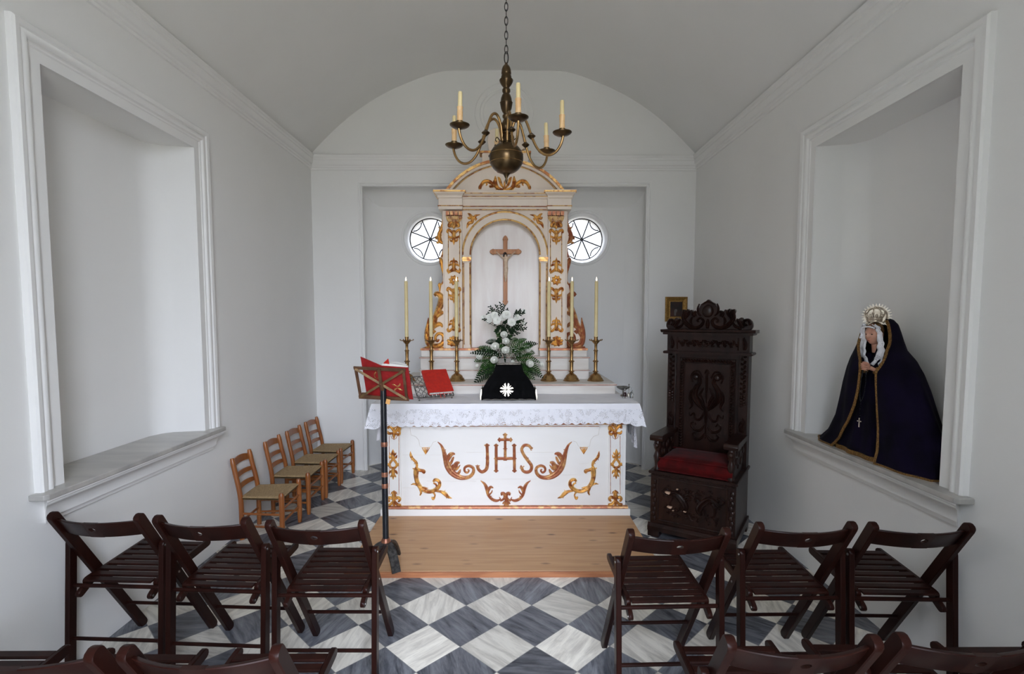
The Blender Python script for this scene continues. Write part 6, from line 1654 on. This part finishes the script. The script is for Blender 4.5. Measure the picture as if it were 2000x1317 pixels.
# head, built as one shaped surface
HC = Vector((1.903, 2.692, 1.468))
fdir = Vector((cos(FA), sin(FA), 0)); rdir = Vector((-sin(FA), cos(FA), 0))    # rdir: the figure's left side
HM = Matrix.Translation(HC) @ Matrix(((fdir.x, rdir.x, 0, 0), (fdir.y, rdir.y, 0, 0), (0, 0, 1, 0), (0, 0, 0, 1))) @ Matrix.Rotation(0.16, 4, 'Y') @ Matrix.Scale(1.12, 4)
def g_(x, s): return math.exp(-(x/s)**2)
def headf(u, v):
    a = -pi+2*pi*u; b = -pi/2+pi*v
    x, y, z = cos(b)*cos(a), cos(b)*sin(a), sin(b)
    R = Vector((0.040*x, 0.033*y*(1-0.12*max(0, -z)), 0.050*z))
    if x > 0:
        yy, zz = R.y, R.z
        R.x += 0.0115*g_(yy, 0.0055)*g_(zz+0.004, 0.012)*(1.0 if zz > -0.016 else 0.5)       # nose
        R.x += 0.0035*g_(yy, 0.010)*g_(zz+0.022, 0.005)                                     # lips
        R.x += 0.005*g_(yy, 0.012)*g_(zz+0.038, 0.009)                                      # chin
        R.x += 0.003*g_(abs(yy)-0.014, 0.010)*g_(zz-0.014, 0.005)                           # brows
        R.x -= 0.0045*g_(abs(yy)-0.013, 0.006)*g_(zz-0.004, 0.006)                          # eye sockets
        R.x += 0.002*g_(abs(yy)-0.019, 0.008)*g_(zz+0.012, 0.009)
    return HM @ R
m = MB().grid(headf, 64, 48, closed_u=True); m.tube([HM @ Vector((-0.004, 0, -0.03)), HM @ Vector((-0.010, 0, -0.085))], [0.020, 0.024], 14)
hd = build('head', m, skin, stt, smooth=80)
m = MB()
for s in (-1, 1):
    m.ball(HM @ Vector((0.0315, s*0.0128, 0.0035)), 0.0052, 0.0052, 0.0030, 10, 7)
build('eye', m, mat('dark_glass_eye', (0.03, 0.015, 0.01), None, 0.15), hd)
m = MB()
for s in (-1, 1): m.tube([HM @ Vector((0.0355, s*0.007, 0.0135)), HM @ Vector((0.0355, s*0.013, 0.0165)), HM @ Vector((0.031, s*0.020, 0.0125))], [0.0008, 0.0013, 0.0006], 6)
build('eyebrow', m, hairmat, hd)
build('lips', MB().tube([HM @ Vector((0.0385, -0.0075, -0.0235)), HM @ Vector((0.0430, 0, -0.0215)), HM @ Vector((0.0385, 0.0075, -0.0235))], [0.0008, 0.0022, 0.0008], 6), mat('red_lips', (0.36, 0.05, 0.04), None, 0.4), hd)
m = MB()
for i in range(11):   # waved hair framing the forehead
    for s in (-1, 1):
        t = i/10; P = [HM @ Vector((0.034-0.010*t-0.02*t*t, s*(0.002+0.030*t), 0.038-0.004*i*0.4)), HM @ Vector((0.026-0.016*t, s*(0.010+0.028*t), 0.042-0.020*t)), HM @ Vector((0.012-0.012*t, s*(0.022+0.016*t), 0.024-0.028*t))]
        m.tube(P, [0.004, 0.006, 0.003], 6)
m.ball(HM @ Vector((-0.008, 0, 0.014)), 0.040, 0.037, 0.045, 16, 10)
build('hair', m, hairmat, hd, smooth=60)
# white lace veil on both sides of the face
m = MB()
for s in (-1, 1):
    P = [(0.026, 0.020, 0.048), (0.022, 0.036, 0.030), (0.020, 0.041, 0.0), (0.020, 0.042, -0.035), (0.026, 0.046, -0.070), (0.034, 0.040, -0.105), (0.040, 0.022, -0.140)]
    pts = cr(P, 5); n = len(pts)
    def V(u, v, s=s, pts=pts, n=n):
        f = v*(n-1); i = min(n-2, int(f)); q = f-i; p = Vector(pts[i]).lerp(Vector(pts[i+1]), q)
        w = 0.017+0.028*v
        return HM @ Vector((p.x+0.0025*sin(v*34)+0.003*sin(u*7), s*(p.y+w*(u-0.5)+0.0015*sin(v*50)), p.z+0.004*sin(u*9)))
    m.grid(V, 6, 60)
build('lace_veil', m, lace, hd, smooth=60, solid=0.002)
m = MB(); pts = [HM @ Vector((0.036-0.0*abs(y), y, 0.040-8*y*y)) for y in [i*0.003 for i in range(-10, 11)]]
m.tube(pts, [0.004+0.0012*sin(i*2.0) for i in range(21)], 6); build('lace_band', m, clothw, hd, smooth=50)
# crown with a fan of rays
KC = HM @ Vector((-0.006, 0, 0.055)); cm = mat('pale_gilt_silver', (0.74, 0.66, 0.54), (0.50, 0.42, 0.33), 0.3, 0.8, scale=60)
cw_ = build('crown_band', MB().lathe([(0.032, 0), (0.034, 0.002), (0.034, 0.010), (0.036, 0.013), (0.034, 0.016), (0.036, 0.024), (0.033, 0.026), (0.030, 0.024), (0.030, 0.0)], 32, c=KC), cm, stt)
m = MB()
for k in range(8):
    a = 2*pi*k/8; d = Vector((cos(a), sin(a), 0))
    P = [KC+d*0.034+Vector((0, 0, 0.024)), KC+d*0.044+Vector((0, 0, 0.045)), KC+d*0.032+Vector((0, 0, 0.066)), KC+d*0.006+Vector((0, 0, 0.070))]
    m.tube([Vector(p) for p in cr([tuple(p) for p in P], 4)], 0.0026, 6); m.ball(P[1], 0.0055, seg=8, rings=5)
    e = Vector((cos(a+pi/8), sin(a+pi/8), 0)); m.ball(KC+e*0.036+Vector((0, 0, 0.032)), 0.006, 0.006, 0.010, 8, 5)
m.ball(KC+Vector((0, 0, 0.074)), 0.007)
build('crown_arches', m, cm, stt, smooth=50)
m = MB(); RC_ = KC+fdir*-0.012+Vector((0, 0, 0.030))
ru = (rdir*0.93+fdir*0.36).normalized(); NR_ = 46
ru = Vector((0.81, -0.58, 0))*1.0
rn_ = ru.cross(Vector((0, 0, 1)))
RM_ = Matrix(((ru.x, rn_.x, 0, RC_.x), (ru.y, rn_.y, 0, RC_.y), (0, 0, 1, RC_.z), (0, 0, 0, 1)))
for k in range(NR_):
    a = radians(-52)+radians(284)*k/(NR_-1); r1 = 0.067 if k % 2 else 0.058; da = 0.052
    m.prism([(0.036*cos(a-da*1.3), 0.036*sin(a-da*1.3)), (r1*0.94*cos(a-da*0.55), r1*0.94*sin(a-da*0.55)), (r1*cos(a), r1*sin(a)), (r1*0.94*cos(a+da*0.55), r1*0.94*sin(a+da*0.55)), (0.036*cos(a+da*1.3), 0.036*sin(a+da*1.3))], -0.0012, 0.0012+0.001*(k % 2), 'y', M=RM_)
m.lathe([(0.020, -0.0015), (0.050, -0.0015), (0.050, 0.0015), (0.020, 0.0015)], 40, M=RM_ @ Matrix.Rotation(pi/2, 4, 'X'))
m.tube([RM_ @ Vector((0.045*cos(radians(-52+284*i/40)), 0, 0.045*sin(radians(-52+284*i/40)))) for i in range(41)], 0.005, 6)
build('ray_halo', m, cm, stt, smooth=0)
# joined hands: palms, five fingers each, one hand over the other
HN = Vector((1.826, 2.638, 1.302))
HNM = Matrix.Translation(HN) @ Matrix(((fdir.x, rdir.x, 0, 0), (fdir.y, rdir.y, 0, 0), (0, 0, 1, 0), (0, 0, 0, 1)))
for s in (-1, 1):
    m = MB(); m.M = HNM
    pts = [(-0.052, s*0.040, -0.030), (-0.030, s*0.026, -0.015), (-0.012, s*0.013, -0.004)]
    m.tube(cr(pts, 4), [0.011, 0.0105, 0.010, 0.0098, 0.0095, 0.0098, 0.0105, 0.011, 0.011], 12)
    m.ball((-0.006, s*0.010, 0.0), 0.014, 0.0085, 0.017, 12, 8)
    L = (0.030, 0.035, 0.033, 0.026)
    for f in range(4):
        z = 0.014-0.0085*f + s*0.002
        P = [(0.000, s*0.012, z), (0.010, s*0.010, z+0.001), (0.017, s*0.001, z), (0.016-0.002*f, -s*L[f]*0.33, z-0.002), (0.008, -s*L[f]*0.5, z-0.003)]
        n_ = len(cr(P, 3)); m.tube(cr(P, 3), [0.0041*(1-0.25*i/n_) for i in range(n_)], 8); m.ball(cr(P, 3)[-1], 0.0031, seg=8, rings=5)
    P = [(-0.008, s*0.012, 0.012), (0.002, s*0.009, 0.020), (0.010, s*0.002, 0.023), (0.013, -s*0.004, 0.022)]
    m.tube(cr(P, 3), [0.0048*(1-0.03*i) for i in range(10)], 8); m.ball(P[-1], 0.0034, seg=8, rings=5)
    build('hand', m, skin, stt, smooth=70)
    m = MB(); m.M = HNM
    m.tube(cr([(-0.034, s*0.030, -0.018), (-0.050, s*0.046, -0.030), (-0.085, s*0.075, -0.010), (-0.12, s*0.085, 0.05)], 5), [0.016, 0.018, 0.020, 0.022, 0.024, 0.026, 0.028, 0.030, 0.032, 0.034, 0.036, 0.037, 0.038, 0.038, 0.038, 0.038], 14)
    sv = build('sleeve', m, purple, stt, smooth=60)
    m = MB(); m.M = HNM; m.tube([(-0.030, s*0.027, -0.016), (-0.046, s*0.042, -0.028)], [0.0175, 0.0215], 14); build('cuff', m, goldtrim, sv, smooth=50)
m = MB(); m.M = HNM
rl = cr([(0.008, 0.012, -0.016), (0.012, 0.016, -0.08), (0.016, 0.010, -0.15), (0.020, 0.0, -0.175), (0.016, -0.010, -0.14), (0.010, -0.010, -0.07), (0.006, -0.008, -0.02)], 9)
for p in rl: m.ball(p, 0.0032, seg=6, rings=4)
for z in range(7): m.ball((0.020, 0.0, -0.18-0.012*z), 0.003, seg=6, rings=4)
build('rosary', m, blackpole, stt)
m = MB(); m.M = HNM @ Matrix.Translation((0.024, 0, -0.29)); m.box(-0.0015, 0.0015, -0.003, 0.003, -0.022, 0.026); m.box(-0.0015, 0.0015, -0.012, 0.012, 0.006, 0.012)
build('rosary_cross', m, silver, stt, smooth=0)
